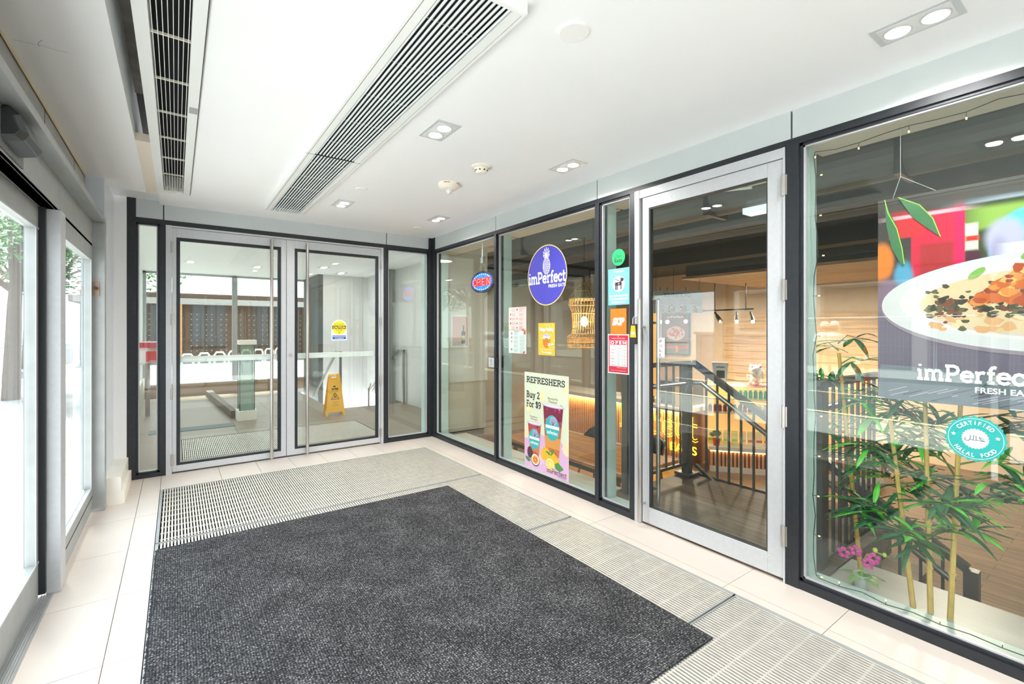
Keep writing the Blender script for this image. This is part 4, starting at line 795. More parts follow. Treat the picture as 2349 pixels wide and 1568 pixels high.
# ------------------------------------------------------------ the shop behind the right wall
LZ = -.98
WOODF = plank_mat('dark_plank_floor', (116, 102, 90), (92, 82, 74), .16, 1.2, 'y', .4); WOODW = plank_mat('warm_plank_floor', (132, 112, 94), (112, 96, 82), .16, 1.3, 'y', .35)
fl = st(MB().box(2.75, 4.1, 1.10, 2.72, -.12, 0).build('floor_shop_landing', WOODF))
st(MB().box(2.9, 12.2, -3.2, 9.0, LZ - .1, LZ).build('floor_shop', WOODW))
LGM = M('pale_ledge', (206, 200, 188), .5, var=.03)
st(MB().box(2.93, 3.2, 2.76, 5.5, -.12, 0).build('wall_ledge', LGM)); st(MB().box(2.78, 3.18, 2.76, 8.9, LZ, -.125).build('wall_under_ledge', M('dark_grey_bench', (86, 84, 80), .7)))
st(MB().box(2.78, 4.05, 1.14, 2.70, LZ, -.125).build('wall_under_landing', M('grey_riser', (150, 150, 148), .5)))
st(MB().box(2.93, 3.35, -2.5, 1.09, -.12, 0).build('wall_window_ledge', M('silver_ledge', (176, 180, 180), .4, .2)))
st(MB().box(2.80, 3.33, -2.5, 1.09, LZ, -.125).build('wall_under_window', M('grey_riser', (150, 150, 148))))
# steps going down beside the sloping guard
sp = MB()
for k in range(6): sp.box(4.12, 5.35, 2.3 - (k + 1) * .29, 2.3 - k * .29, LZ, -.163 * (k + 1) + .0)
st(sp.build('floor_shop_steps', WOODF))
DCE = M('charcoal_ceiling', (84, 86, 84), .9, var=.1, scale=6); SHW = M('warm_wall', (222, 206, 184), .7, var=.03)
st(MB().box(2.85, 12.2, -3.2, 9.0, 2.86, 2.95).build('ceiling_shop', DCE))
st(MB().box(10.9, 11.0, -3.2, 9.0, LZ, 2.86).build('wall_shop_far', SHW))
st(MB().box(3.2, 11, 8.9, 9.0, LZ, 2.86).build('wall_shop_left', M('shop_grey_wall', (150, 152, 148), .7)))
st(MB().box(2.9, 11, -3.2, -3.1, LZ, 2.86).build('wall_shop_right', M('shop_taupe_wall', (138, 120, 108), .7)))
# horizontal plank cladding on the far wall
pk = MB(); z = .2
for k in range(9): pk.box(10.86, 10.9, -3.1, 6.2, z, z + .17); z += .175
st(pk.build('trim_2', plank_mat('ash_cladding', (226, 200, 168), (210, 182, 148), .5, 3, 'y', .5, .5)))
# dark ceiling services: beams, duct, pipes, bulkhead
t = thing('ceiling_duct', 'long grey round duct under the dark shop ceiling, parallel to the window', 'duct', (4.2, 3, 2.55))
MB().tube([(4.1, -3, 2.62), (4.1, 8.9, 2.62)], .16, 20, M('duct_grey', (112, 114, 112), .6, .1, var=.05)).build('duct_body', None, t)
m_ = MB()
for y in (-.5, 1.0, 2.4, 3.8, 5.2): m_.box(3.93, 4.27, y, y + .04, 2.45, 2.86)
m_.build('hangers', DARKM, t)
for (x0, x1, y0, y1, z0, lb, mt_) in ((4.75, 5.35, -3.1, 7.4, 2.5, 'first deep grey ceiling beam behind the duct', DCE), (5.9, 6.15, -3.1, 8.8, 2.35, 'second narrow dark ceiling beam over the counter aisle', M('black_beam', (50, 50, 50), .8)), (6.9, 9.4, -1.0, 4.6, 2.28, 'wide dark canopy over the counter with a wooden underside', DCE)):
    tag(MB().box(x0, x1, y0, y1, z0, 2.86).build('ceiling_beam', mt_), lb, 'beam')
tag(MB().box(6.85, 9.45, -1.05, 4.65, 2.24, 2.28).build('canopy_soffit', plank_mat('soffit_wood', (190, 160, 132), (176, 148, 120), .2, 2, 'y')), 'light wooden soffit board under the dark counter canopy', 'ceiling panel')
tag(MB().box(3.98, 4.12, 1.6, 2.1, 2.40, 2.45).build('ceiling_tube_light', M('tube_light', (226, 234, 238), .5, emit=.25)), 'pale strip light fixed under the first grey beam', 'ceiling light')
for x, y, lb in ((3.72, 2.03, 'ivory detector on the shop ceiling seen over the shop door'), (3.9, 2.62, 'small sprinkler head on the shop ceiling left of the detector'), (5.6, 1.1, 'round speaker grille on the shop ceiling at right')):
    m_ = MB(); m_.lathe(x, y, [(.09, 2.859), (.09, 2.82), (.05, 2.8), (.04, 2.77)], 24); o = m_.build('ceiling_detector', IV if 'ivory' in lb else DARKM); tag(o, lb, 'detector')
# guards
RAILM = M('gunmetal_rail', (112, 114, 114), .35, .6, var=.05)
def post(mb, x, y, z0, z1, w=.045): return mb.box(x - w, x + w, y - w, y + w, z0, z1)
t = thing('guard_rail', 'grey metal guard rail with square corner post behind the shop door', 'railing', (3.5, 2.66, 0))
post(MB(), 4.01, 2.66, .03, 1.06, .035).build('post', RAILM, t); post(MB(), 4.01, 2.66, 0, .03, .085).build('base_plate', RAILM, t, bevel=.004); post(MB(), 3.13, 2.66, 0, 1.06, .03).build('post', RAILM, t)
MB().box(3.1, 4.04, 2.635, 2.685, 1.06, 1.10).build('top_rail', RAILM, t); MB().box(3.1, 4.01, 2.645, 2.675, .10, .125).build('bottom_rail', RAILM, t)
for k in range(7): MB().box(3.235 + k * .11, 3.25 + k * .11, 2.652, 2.668, .125, 1.06).build('baluster', RAILM, t)
MB().tube([(3.1, 2.58, .9), (3.96, 2.58, .9), (4.0, 2.5, .9)], .02, 12).build('handrail', M('steel_handrail', (150, 150, 146), .3, .8), t)
m_ = MB(); m_.tube([(3.9, 2.58, .89), (3.9, 2.6, .82), (3.95, 2.63, .82)], .007, 8); m_.build('bracket', STEEL, t)
t = thing('stair_rail', 'sloping metal stair rail running down to the right behind the shop door', 'railing', (4.08, 1.6, 0))
def slope(y): return 1.08 - (2.62 - y) * .62
MB().tube([(4.06, 2.63, 1.085), (4.06, .7, slope(.7))], .036, 4).build('top_rail', RAILM, t)
MB().tube([(4.0, 2.5, .9), (4.0, .75, slope(.75) - .12)], .021, 12).build('handrail', M('steel_handrail', (150, 150, 146)), t)
MB().tube([(4.06, 2.60, .10), (4.06, .7, .10 - 1.92 * .62)], .02, 4).build('bottom_rail', RAILM, t)
for k in range(16):
    y = 2.5 - k * .112; MB().box(4.068, 4.084, y - .008, y + .008, max(LZ, .1 - (2.62 - y) * .62), slope(y)).build('baluster', RAILM, t)
post(MB(), 4.06, .68, LZ, slope(.7), .035).build('post', RAILM, t)
MB().box(4.095, 4.105, 1.1, 2.6, -.12, .012).build('floor_edge_trim', RAILM, t)
t = thing('guard_rail', 'grey metal guard rail with square end post behind the right window', 'railing', (3.6, 1.13, 0))
post(MB(), 3.04, 1.16, 0, 1.07, .04).build('post', RAILM, t); post(MB(), 3.04, 1.16, 0, .02, .075).build('base_plate', RAILM, t)
MB().box(3.0, 4.07, 1.13, 1.19, 1.06, 1.10).build('top_rail', RAILM, t); MB().box(3.0, 4.07, 1.15, 1.17, .02, .04).build('bottom_rail', RAILM, t)
for k in range(9): MB().box(3.16 + k * .1, 3.175 + k * .1, 1.152, 1.168, .04, 1.06).build('baluster', RAILM, t)
MB().tube([(3.0, 1.24, .9), (4.0, 1.24, .9)], .02, 12).build('handrail', M('steel_handrail', (150, 150, 146)), t)
# slatted counter with lit underside
t = thing('service_counter', 'long wood-slatted service counter with a glowing warm light strip under its top', 'counter', (7.4, 6, LZ))
MB().box(7.12, 7.9, 4.74, 8.85, -.045, .03).build('worktop', M('quartz_top', (204, 200, 194), .4, var=.04), t, bevel=.003)
MB().box(7.24, 7.88, 4.76, 8.85, LZ, -.05).build('carcass', M('walnut_back', (128, 92, 72), .6), t)
SLW = M('slat_wood', (214, 166, 132), .5, var=.08, scale=30); m_ = MB(); y = 4.77
while y < 8.84: m_.box(7.2, 7.24, y, y + .034, LZ + .11, -.05); y += .056
m_.build('slats', SLW, t); MB().box(7.19, 7.24, 4.76, 8.85, LZ, LZ + .11).build('plinth', M('white_plinth', (226, 222, 214), .5), t)
LED = M('led_strip', (255, 196, 96), .5, emit=5)
MB().box(7.15, 7.165, 4.76, 8.85, -.055, -.046).build('led_strip', LED, t)
area_lamp((7.16, 6.7, -.06), .05, 7, (1, .62, .24), (0, math.radians(-25), 0), 'RECTANGLE', 4.2)
# neon sign on the counter front
t = thing('neon_name_sign', 'glowing yellow neon shop name on the front of the slatted counter', 'neon sign', (7.18, 5.4, -.55))
NE = M('neon_yellow', (255, 190, 30), .5, emit=2.6); NEO = M('neon_orange', (255, 138, 20), .5, emit=2)
def nq(px, py): y, z = onX(px, py, 7.18); return y, z
ya, za = nq(1422, 975); yb, zb_ = nq(1602, 1010)
m_ = MB(); word = 'Perfect'; tot = sum(SLAB[c_][0] for c_ in word); k_ = (ya - yb) / tot; hgt = .50; zb0 = -.52
x = 0
for ch in word:
    for pl in SLAB[ch][1]:
        for off in (-.05, .05):
            pts = []
            for i, (u, v) in enumerate(pl):
                a0 = pl[max(0, i - 1)]; a1 = pl[min(len(pl) - 1, i + 1)]; dx, dy = a1[0] - a0[0], a1[1] - a0[1]; L = math.hypot(dx, dy) or 1; pts.append((7.165, ya - (x + u - dy / L * off) * k_, zb0 + (v + dx / L * off) * hgt * .92))
            m_.tube(pts, .0055, 6)
    x += SLAB[ch][0]
m_.build('neon_letters', NE, t)
m_ = MB(); vs, fs, wd = text_mesh('FRESH EATS', .01)
m_.add([(7.168, ya - .42 - x_ * (ya - yb - .44), zb0 - .22 + y_ * .2) for x_, y_ in vs], fs); m_.build('neon_subtitle', NE, t)
a = Art(Fr((7.17, 0, 0), (0, -1, 0), (0, 0, 1)));
# display shelves at an angle beside the counter
AX, AY = 7.27, 4.41; rz = math.atan2(-.78, .61)
t = thing('display_shelves', 'angled glass display shelves with a slatted lit base beside the counter', 'shelf', (AX, AY, LZ), rz)
Wd = 2.5
MB().box(0, Wd, 0, .5, .36, .42).build('base_top', M('pale_display_top', (226, 228, 226), .4), t, local=True)
MB().box(.02, Wd, .06, .5, 0, .36).build('base_carcass', M('walnut_back', (128, 92, 72)), t, local=True)
m_ = MB(); x = .03
while x < Wd: m_.box(x, x + .034, .02, .06, .09, .36); x += .06
m_.build('slats', SLW, t, local=True); MB().box(.02, Wd, .01, .06, 0, .09).build('plinth', M('white_plinth', (226, 222, 214)), t, local=True)
MB().box(.02, Wd, .005, .015, .345, .355).build('led_strip', LED, t, local=True)
SHG = M('shelf_glass', (190, 214, 208), .1, alpha=.55)
for z in (.98, 1.22, 1.435): MB().box(0, Wd, .08, .45, z - .012, z).build('glass_shelf', SHG, t, local=True)
MB().box(0, Wd, .46, .5, .42, 1.45).build('lit_back_panel', M('lit_amber_panel', (255, 204, 130), .6, emit=.12), t, local=True)
for x in (.0, 1.2, Wd - .02): MB().box(x, x + .02, .43, .46, .42, 1.45).build('upright', DARKM, t, local=True)
dirx = Vector((math.cos(rz), math.sin(rz), 0)); diry = Vector((-math.sin(rz), math.cos(rz), 0))
def sh(x, y, z): p = Vector((AX, AY, LZ)) + dirx * x + diry * y; return (p.x, p.y, p.z + z)
def bottle(name, cm, capm, r=.032, h=.14):
    root = thing(name, None, None); m_ = MB().lathe(0, 0, [(r * .9, 0), (r, .008), (r, h * .72), (r * .6, h * .86), (r * .6, h * .9)], 14, cm); m_.build('body', cm, root, local=True); MB().lathe(0, 0, [(r * .66, h * .88), (r * .66, h), (r * .5, h * 1.01)], 14).build('cap', capm, root, local=True); return root
CAPW = M('cap_white', (246, 240, 224), .4)
def row(name, cat, n, x0, dx, y, z, cols, base_lb, group, r=.032, h=.14, capm=CAPW):
    ps = {}
    for k in range(n):
        cn, cc, lb = cols(k)
        if cn not in ps: b = ps[cn] = bottle(name, M(cn, cc, .2), capm, r, h); b.location = sh(x0 + k * dx, y, z)
        else: b = dup(ps[cn], sh(x0 + k * dx, y, z))
        tag(b, lb + base_lb, cat, group + ' (' + lb.strip() + ')')
row('juice_bottle', 'bottle', 18, .45, .078, .25, .98 + .24, lambda k: ('bottle_teal', (90, 190, 156), 'teal ') if k < 8 else (('bottle_green', (50, 170, 120), 'green ') if k < 11 else ('bottle_navy', (66, 60, 110), 'navy ')), 'drink bottle in the upper row on the glass shelf', 'drinks on the upper shelf')
row('drink_can', 'can', 22, .05, .078, .25, .98, lambda k: ('can_maroon', (130, 40, 70), 'maroon ') if k < 9 else ('can_silver', (200, 204, 210), 'silver '), 'drink can in the middle row on the glass shelf', 'cans on the middle shelf', .03, .125, M('can_top', (220, 220, 224), .25, .7))
t2 = None
for k in range(13):
    cc = [(250, 236, 150), (255, 228, 170), (240, 200, 120), (214, 160, 96)][min(3, k // 4)]; mm = M('snack_bag_%d' % min(3, k // 4), cc, .4); 
    m_ = MB(); w_ = .05; T = lambda x, y, z: sh(x, y, z); x_ = .06 + k * .125
    for zz, ww, dd in (): pass
    vs = [sh(x_ + a_ * w_ * f, .25 + b_ * d_, .42 + z_) for z_, f, d_ in ((0, .9, .03), (.09, 1, .036), (.2, 1, .02), (.235, .98, .003)) for a_, b_ in ((-1, -1), (1, -1), (1, 1), (-1, 1))]
    fs = [(3, 2, 1, 0), (12, 13, 14, 15)] + [(i * 4 + j, i * 4 + (j + 1) % 4, i * 4 + 4 + (j + 1) % 4, i * 4 + 4 + j) for i in range(3) for j in range(4)]
    m_.add(vs, fs, mm); vs2 = [sh(x_ + a_ * w_ * .9, .25 - .037, .42 + z_) for a_, z_ in ((-1, .06), (1, .06), (1, .1), (-1, .1))]; m_.add(vs2, [(0, 1, 2, 3)], M('bag_band_%d' % (k // 5), [(170, 214, 60), (214, 96, 60), (90, 80, 150)][k // 5], .5)); o = m_.build('snack_bag', None)
    tag(o, ['pale yellow', 'cream', 'golden', 'tan'][min(3, k // 4)] + ' snack bag on the lit lowest display shelf', 'snack', 'snack bags on the lowest shelf (%s)' % ['pale yellow', 'cream', 'golden', 'tan'][min(3, k // 4)])
# cat figure, protein pouch, sheet, plant on the display
t = thing('cat_figurine', 'white ceramic beckoning cat figurine on a red mat on the top shelf', 'figurine', sh(.76, .25, 1.435))
p = sh(.76, .25, 1.46); WC = M('white_ceramic', (240, 234, 226), .25)
m_ = MB(); m_.ellip((p[0], p[1], p[2] + .09), (.1, .1, .11)); m_.ellip((p[0], p[1], p[2] + .245), (.115, .1, .09)); m_.ellip((p[0] - .05, p[1] + .06, p[2] + .02), (.035, .035, .03)); m_.ellip((p[0] - .08, p[1] - .02, p[2] + .02), (.035, .035, .03))
for s_ in (-1, 1):
    e = Vector(p) + dirx * s_ * .07; m_.tube([(e.x, e.y, e.z + .28), (e.x, e.y, e.z + .345)], .03, 8, rs=[.034, .006]); e = Vector(p) + dirx * s_ * .11; m_.tube([(e.x, e.y, e.z + .1), (e.x, e.y, e.z + .2 + .04 * s_)], .024, 8)
m_.build('body', WC, t, smooth=True); m_ = MB()
for s_ in (-1, 1):
    e = Vector(p) + dirx * s_ * .06 - diry * .055; m_.ellip((e.x, e.y, e.z + .3), (.02, .02, .018))
e = Vector(p) - diry * .09; m_.ellip((e.x, e.y, e.z + .07), (.04, .02, .035), M('gold_paint', (226, 160, 80), .3)); m_.mats.insert(0, M('red_paint', (170, 60, 60), .4)); m_.mi = [0] * 0 + [1 if i >= len(m_.f) - 96 else 0 for i in range(len(m_.f))]; m_.build('painted_details', None, t)
q_ = sh(.76, .25, 1.436); MB().lathe(q_[0], q_[1], [(.17, q_[2]), (.17, q_[2] + .01)], 20).build('red_mat', M('red_mat', (206, 80, 70), .6), t)
def pouch(x0, x1, z0, z1, name, lb, cat, m, txt):
    o = None; fr_ = Fr(sh(0, .24, 0), tuple(dirx), (0, 0, 1)); mb = MB(); vs = []
    for d_ in (0, -.03): vs += [fr_.p(x0 + .03, z0, d_), fr_.p(x1 - .03, z0, d_), fr_.p(x1, z1, d_), fr_.p(x0, z1, d_)]
    mb.add(vs, [(0, 1, 2, 3), (7, 6, 5, 4), (0, 4, 5, 1), (1, 5, 6, 2), (2, 6, 7, 3), (3, 7, 4, 0)]); o = mb.build(name, m); tag(o, lb, cat); a = Art(fr_); 
    for s_, u0_, u1_, v_, h_, mm in txt: a.text(s_, x0 + u0_ * (x1 - x0), x0 + u1_ * (x1 - x0), z0 + v_ * (z1 - z0), h_, mm, bold=.04)
    return o, a
o, a = pouch(1.05, 1.42, 1.44, 1.80, 'protein_pouch', 'pale blue protein powder pouch on the top shelf right of the cat', 'pouch', col('pouch', (214, 228, 232)), (('WHEY', .25, .6, .62, .045, INK), ('PROTEIN', .25, .75, .46, .045, INK))); a.ring(1.33, 1.71, .05, .05, .008, TL); a.ell(1.3, 1.70, .03, .03, LF); a.build('artwork', o)
o, a = pouch(.08, .34, 1.44, 1.82, 'info_card', 'pale paper card standing on the top shelf behind the stair rail', 'card', col('card', (206, 214, 224)), (('imPerfect', .25, .8, .75, .03, INK),)); a.rect(.15, .28, 1.55, 1.68, INK); a.build('artwork', o)
t = thing('potted_plant', 'little green plant in a red pot at the left end of the display', 'plant', sh(.13, .03, .42)); p = sh(.13, .10, .42)
MB().lathe(p[0], p[1], [(.045, p[2]), (.06, p[2] + .12), (.05, p[2] + .12)], 14).build('pot', M('terracotta', (176, 70, 56), .6), t); m_ = MB()
for k in range(12): m_.ellip((p[0] + rn.uniform(-.06, .06), p[1] + rn.uniform(-.06, .06), p[2] + .2 + rn.uniform(-.04, .05)), (.035, .035, .03), n=7, k=5)
m_.build('leaves', M('succulent', (60, 100, 62), .6, var=.3, scale=30), t)
# menu boards
def board(px, py, w_, h_, D, rz_, lb, head, idx):
    x, y, z = atD(px, py, D); t = thing('menu_board', lb, 'menu board', (x, y, z), rz_, group=None)
    MB().box(-w_ / 2, w_ / 2, 0, .02, 0, h_).build('panel', col('board', (168, 184, 184)), t, local=True); a = Art(Fr((0, 0, 0), (1, 0, 0), (0, 0, 1)))
    a.text(head, -w_ * .3, w_ * .25, h_ * .72, .06, INK, bold=.03); a.rect(-w_ / 2 + .01, w_ / 2 - .01, .01, h_ * .38, col('board_band', (186, 204, 220)))
    for k in range(4):
        u = -w_ * .37 + k * w_ * .24; v = h_ * .2
        a.ell(u, v, h_ * .16, h_ * .16, FOODS[2]); 
        for j in range(8): a.ell(u + rn.uniform(-.05, .05), v + rn.uniform(-.05, .05), .025, .018, FOODS[(j + k) % 5], 9, rn.uniform(0, 3))
        for j in range(3): a.rect(u - .07, u + .06, h_ * .42 + j * .025, h_ * .42 + j * .025 + .008, GR)
    a.build('artwork', t, local=True)
    for s_ in (-1, 1): MB().tube([(s_ * w_ * .45, .01, h_), (s_ * w_ * .45, .01, 2.86 - z)], .004, 5).build('hanging_rod', DARKM, t, local=True)
    return t
board(1556, 717, .86, .36, 7.6, -.45, 'hanging menu board with bowls reading SIGNATURE BOWLS, seen through the shop door', 'SIGNATURE BOWLS', 0)
board(1512, 718, .6, .33, 7.9, -.45, 'second hanging menu board partly hidden at the left of the bowls board', 'POKE BOWLS', 1)
# poster in a black frame on the far wall
t = thing('framed_poster', 'black framed backlit food poster on the warm wall behind the counter', 'poster', (10.82, 6.5, .9))
FX = 10.82; pa = onX(1519, 716, FX); pb = onX(1582, 815, FX)
m_ = MB(); m_.box(FX, FX + .04, pb[0], pa[0], pb[1], pa[1]); m_.build('frame', GASK, t); fr = Fr((FX, 0, 0), (0, -1, 0), (0, 0, 1)); a = Art(fr); L_, R_, Bt, Tp = -pa[0] + .03, -pb[0] - .03, pb[1] + .03, pa[1] - .03; cu = (L_ + R_) / 2; cv = (Bt + Tp) / 2; hh = Tp - Bt; ww = R_ - L_
PB = col('poster_brown', (120, 88, 70)); a.rect(L_, R_, Bt, Tp, PB); a.rect(L_, R_, Bt, Bt + hh * .25, col('poster_olive', (96, 106, 84))); a.rect(L_ + ww * .1, R_ - .02, Bt + hh * .13, Bt + hh * .18, PR); a.rect(cu + .0, cu + ww * .1, Bt + hh * .04, Bt + hh * .2, SAU[2]); a.ell(cu, cv, ww * .36, hh * .17, PLT); a.text('imPerfect', L_ + ww * .15, R_ - ww * .2, Tp - hh * .12, .06, WP, bold=.03)
for k in range(60): a.ell(cu + rn.gauss(0, ww * .13), cv + .02 + rn.gauss(0, hh * .055), .05, .03, SAU[k % 5], 9, rn.uniform(0, 3))
a.build('artwork', t)
tag(MB().box(9.55, 9.66, 7.15, 7.75, LZ, 1.9).build('backlit_panel', M('amber_wall_glow', (244, 176, 96), .6, emit=.12)), 'amber glowing wall panel left of the framed poster', 'panel')
# track lights
t = thing('track_light', 'black ceiling track with warm spotlights above the display', 'track light', (8.0, 4.2, 1.9))
trk_pts = [atD(1600, 713, 8.4), atD(1728, 708, 8.4)]; SPK = M('black_spot', (30, 32, 34), .4)
m_ = MB(); m_.tube(trk_pts, .018, 4); 
for px in (1640, 1711): p = atD(px, 711, 8.4); m_.tube([p, (p[0], p[1], 2.24)], .008, 6)
m_.build('track', SPK, t); SPL = M('spot_glow', (255, 206, 130), .5, emit=24)
for k, (px, py, ex, ey) in enumerate(((1640, 716, 1652, 736), (1690, 716, 1690, 737), (1722, 716, 1727, 737))):
    p = Vector(atD(px, py, 8.4)); e = Vector(atD(ex, ey, 8.2)); m_ = MB(); m_.tube([p, p + (e - p) * .45], .02, 8); m_.tube([p + (e - p) * .4, e], .045, 12, rs=[.03, .045]); sp_ = m_.build('spot_head', SPK, t)
    d = (e - p).normalized(); m_ = MB(); m_.tube([e, e + d * .008], .03 if k else .012, 12); m_.build('lit_lens', SPL, sp_)
    area_lamp(tuple(e + d * .03), .06, 14, (1, .72, .42), (0, math.radians(-20), 0), spread=150)
for px, py in ((1514, 738), (1531, 738), (1573, 737)):
    p = atD(px, py, 9.2); t = thing('wall_spot', 'small warm spotlight glowing above the framed poster' , 'spotlight', p, group='warm spotlights round the framed poster'); m_ = MB(); m_.ellip((0, 0, 0), (.035, .035, .035)); m_.build('lamp', SPL, t, local=True); m_ = MB(); m_.tube([(0, 0, .03), (0, 0, 2.24 - p[2])], .006, 6); m_.build('stem', SPK, t, local=True)
# rattan pendant
p = atD(1340, 700, 5.6); t = thing('rattan_pendant', 'tall bell-shaped rattan pendant lamp glowing behind the left window', 'pendant lamp', (p[0], p[1], 1.3))
RT = M('rattan', (206, 164, 104), .8, var=.3, scale=40); prof = [(.03, 1.97), (.1, 1.9), (.17, 1.8), (.185, 1.7), (.15, 1.62), (.14, 1.45), (.15, 1.35), (.2, 1.32), (.2, 1.18)]
m_ = MB()
for i in range(28):
    q0 = 2 * math.pi * i / 28
    m_.tube([(p[0] + r * math.cos(q0 + j * .04), p[1] + r * math.sin(q0 + j * .04), z) for j, (r, z) in enumerate(prof)], .004, 4)
for r, z in ((.06, 1.94), (.13, 1.86), (.18, 1.76), (.186, 1.7), (.15, 1.6), (.14, 1.5), (.14, 1.42), (.15, 1.35), (.2, 1.3), (.2, 1.24), (.2, 1.18)): m_.tube([(p[0] + r * math.cos(q0), p[1] + r * math.sin(q0), z) for q0 in [2 * math.pi * i / 20 for i in range(21)]], .005, 4)
for z in range(20): zz = 1.18 + z * .006; m_.tube([(p[0] + .2 * math.cos(q0), p[1] + .2 * math.sin(q0), zz) for q0 in [2 * math.pi * i / 20 for i in range(21)]], .003, 4) if z % 2 else None
m_.build('woven_shade', RT, t); MB().lathe(p[0], p[1], [(.01, 1.99), (.18, 1.79), (.182, 1.77)], 24).build('straw_cap', M('straw', (150, 138, 104), .9, var=.2, scale=40), t); MB().tube([(p[0], p[1], 1.97), (p[0], p[1], 2.86)], .005, 6).build('cord', SPK, t)
m_ = MB(); m_.ellip((p[0], p[1], 1.5), (.045, .045, .06)); m_.build('bulb', M('pendant_bulb', (255, 210, 140), .5, emit=14), t); 
pl_ = bpy.data.lights.new('lamp', 'POINT'); pl_.energy = 9; pl_.color = (1, .75, .45); pl_.shadow_soft_size = .06; po = bpy.data.objects.new('lamp', pl_); COL.objects.link(po); po.location = (0, 0, 1.5 - 1.3); po.parent = t
# dining table and shell chairs on the lower floor
WT_ = plank_mat('table_wood', (206, 150, 96), (184, 130, 78), .1, 1.1, 'y', .35)
t = thing('dining_table', 'brown wooden dining table on the lower shop floor behind the tall poster', 'table', (4.6, 4.7, LZ))
MB().box(4.05, 5.1, 3.5, 5.9, -.27, -.225).build('tabletop', WT_, t, bevel=.006); MB().box(4.08, 5.07, 3.53, 5.87, -.33, -.27).build('apron', M('dark_edge', (84, 70, 58), .6), t)
OAK = M('oak_leg', (206, 146, 84), .5)
for x, y, s_, r_ in ((4.2, 3.7, -1, -1), (4.95, 3.7, 1, -1), (4.2, 5.7, -1, 1), (4.95, 5.7, 1, 1)): MB().tube([(x, y, -.3), (x + s_ * .08, y + r_ * .08, LZ)], .035, 8).build('leg', OAK, t)
SHELL = M('black_shell', (40, 44, 46), .35)
def chair(x, y, rz_, lb):
    t = thing('shell_chair', lb, 'chair', (x, y, LZ), rz_, 'black shell chairs at the wooden table'); vs = []; fs = []; N = 14
    for i in range(N + 1):
        q0 = math.pi * (-.15 + 1.3 * i / N)
        for h_ in range(5):
            f = h_ / 4; top = .44 + (.40 * math.sin(math.pi * i / N) ** .6 + .02) * f; r_ = .19 + .06 * f; vs.append((r_ * math.cos(q0), .02 + r_ * math.sin(q0) * 1.0, top))
    for i in range(N):
        for h_ in range(4): k = i * 5 + h_; fs.append((k, k + 5, k + 6, k + 1))
    m_ = MB(); m_.add(vs, fs); o = m_.build('backrest', SHELL, t, local=True, smooth=True); so = o.modifiers.new('thick', 'SOLIDIFY'); so.thickness = .012
    MB().lathe(0, 0, [(.15, .42), (.21, .44), (.22, .46), (.16, .465)], 20).build('seat', SHELL, t, local=True)
    for a_, b_ in ((1, 1), (1, -1), (-1, 1), (-1, -1)): MB().tube([(a_ * .1, b_ * .1, .43), (a_ * .2, b_ * .2, 0)], .016, 8, rs=[.02, .013]).build('leg', OAK, t, local=True)
    return t
c1 = chair(5.35, 5.2, -math.pi / 2, 'black shell chair on the far side of the table, right of the tall poster')
for x, y, r_, lb in ((5.35, 4.2, -math.pi / 2, 'black shell chair on the far side of the table, behind the narrow sidelight'), (3.72, 5.3, math.pi / 2, 'black shell chair on the near side of the table, left of the tall poster'), (3.72, 4.2, math.pi / 2, 'black shell chair on the near side of the table, behind the narrow sidelight')): dup(c1, (x, y, LZ), r_, lb, 'black shell chairs at the wooden table')
# items on the counter
for k in range(9):
    p = (7.45 + rn.uniform(-.1, .1), 5.5 + k * .14, .03); cc = [(226, 196, 90), (120, 150, 70), (60, 46, 40), (210, 120, 60)][k % 4]
    m_ = MB(); m_.lathe(p[0], p[1], [(.05, .03), (.06, .1), (.05, .1)], 12); o = m_.build('food_tub', M('tub_%d' % (k % 4), cc, .4)); tag(o, ['yellow', 'green', 'dark', 'orange'][k % 4] + ' food tub in the lit row on the counter', 'tub', 'food tubs on the counter (%s)' % ['yellow', 'green', 'dark', 'orange'][k % 4])
tag(MB().tube([(7.5, 5.62, .03), (7.5, 5.62, .3), (7.5, 5.66, .34), (7.5, 5.86, .34), (7.5, 5.9, .3), (7.5, 5.9, .03)], .012, 8).build('tap_arch', SPK), 'black arched tap standing on the counter', 'tap')
t = thing('counter_lamp', 'small round glass lamp glowing on the counter beside the tall poster', 'lamp', (7.3, 6.7, .03)); MB().box(7.25, 7.37, 6.64, 6.76, .03, .2).build('base', M('brown_block', (130, 84, 60), .6), t); m_ = MB(); m_.ellip((7.31, 6.7, .29), (.09, .09, .09)); m_.build('globe', M('globe_glow', (255, 226, 170), .4, emit=2.2), t)
tag(MB().box(7.1, 7.13, 4.62, 4.95, .04, .42).build('counter_flyer', col('flyer', (246, 206, 130))), 'yellow flyer standing at the end of the counter behind the rail', 'flyer')
tag(MB().box(7.4, 7.9, 4.9, 5.5, .03, .45).build('cash_register', M('black_till', (50, 54, 60), .4)), 'black till on the counter behind the guard rail', 'till')
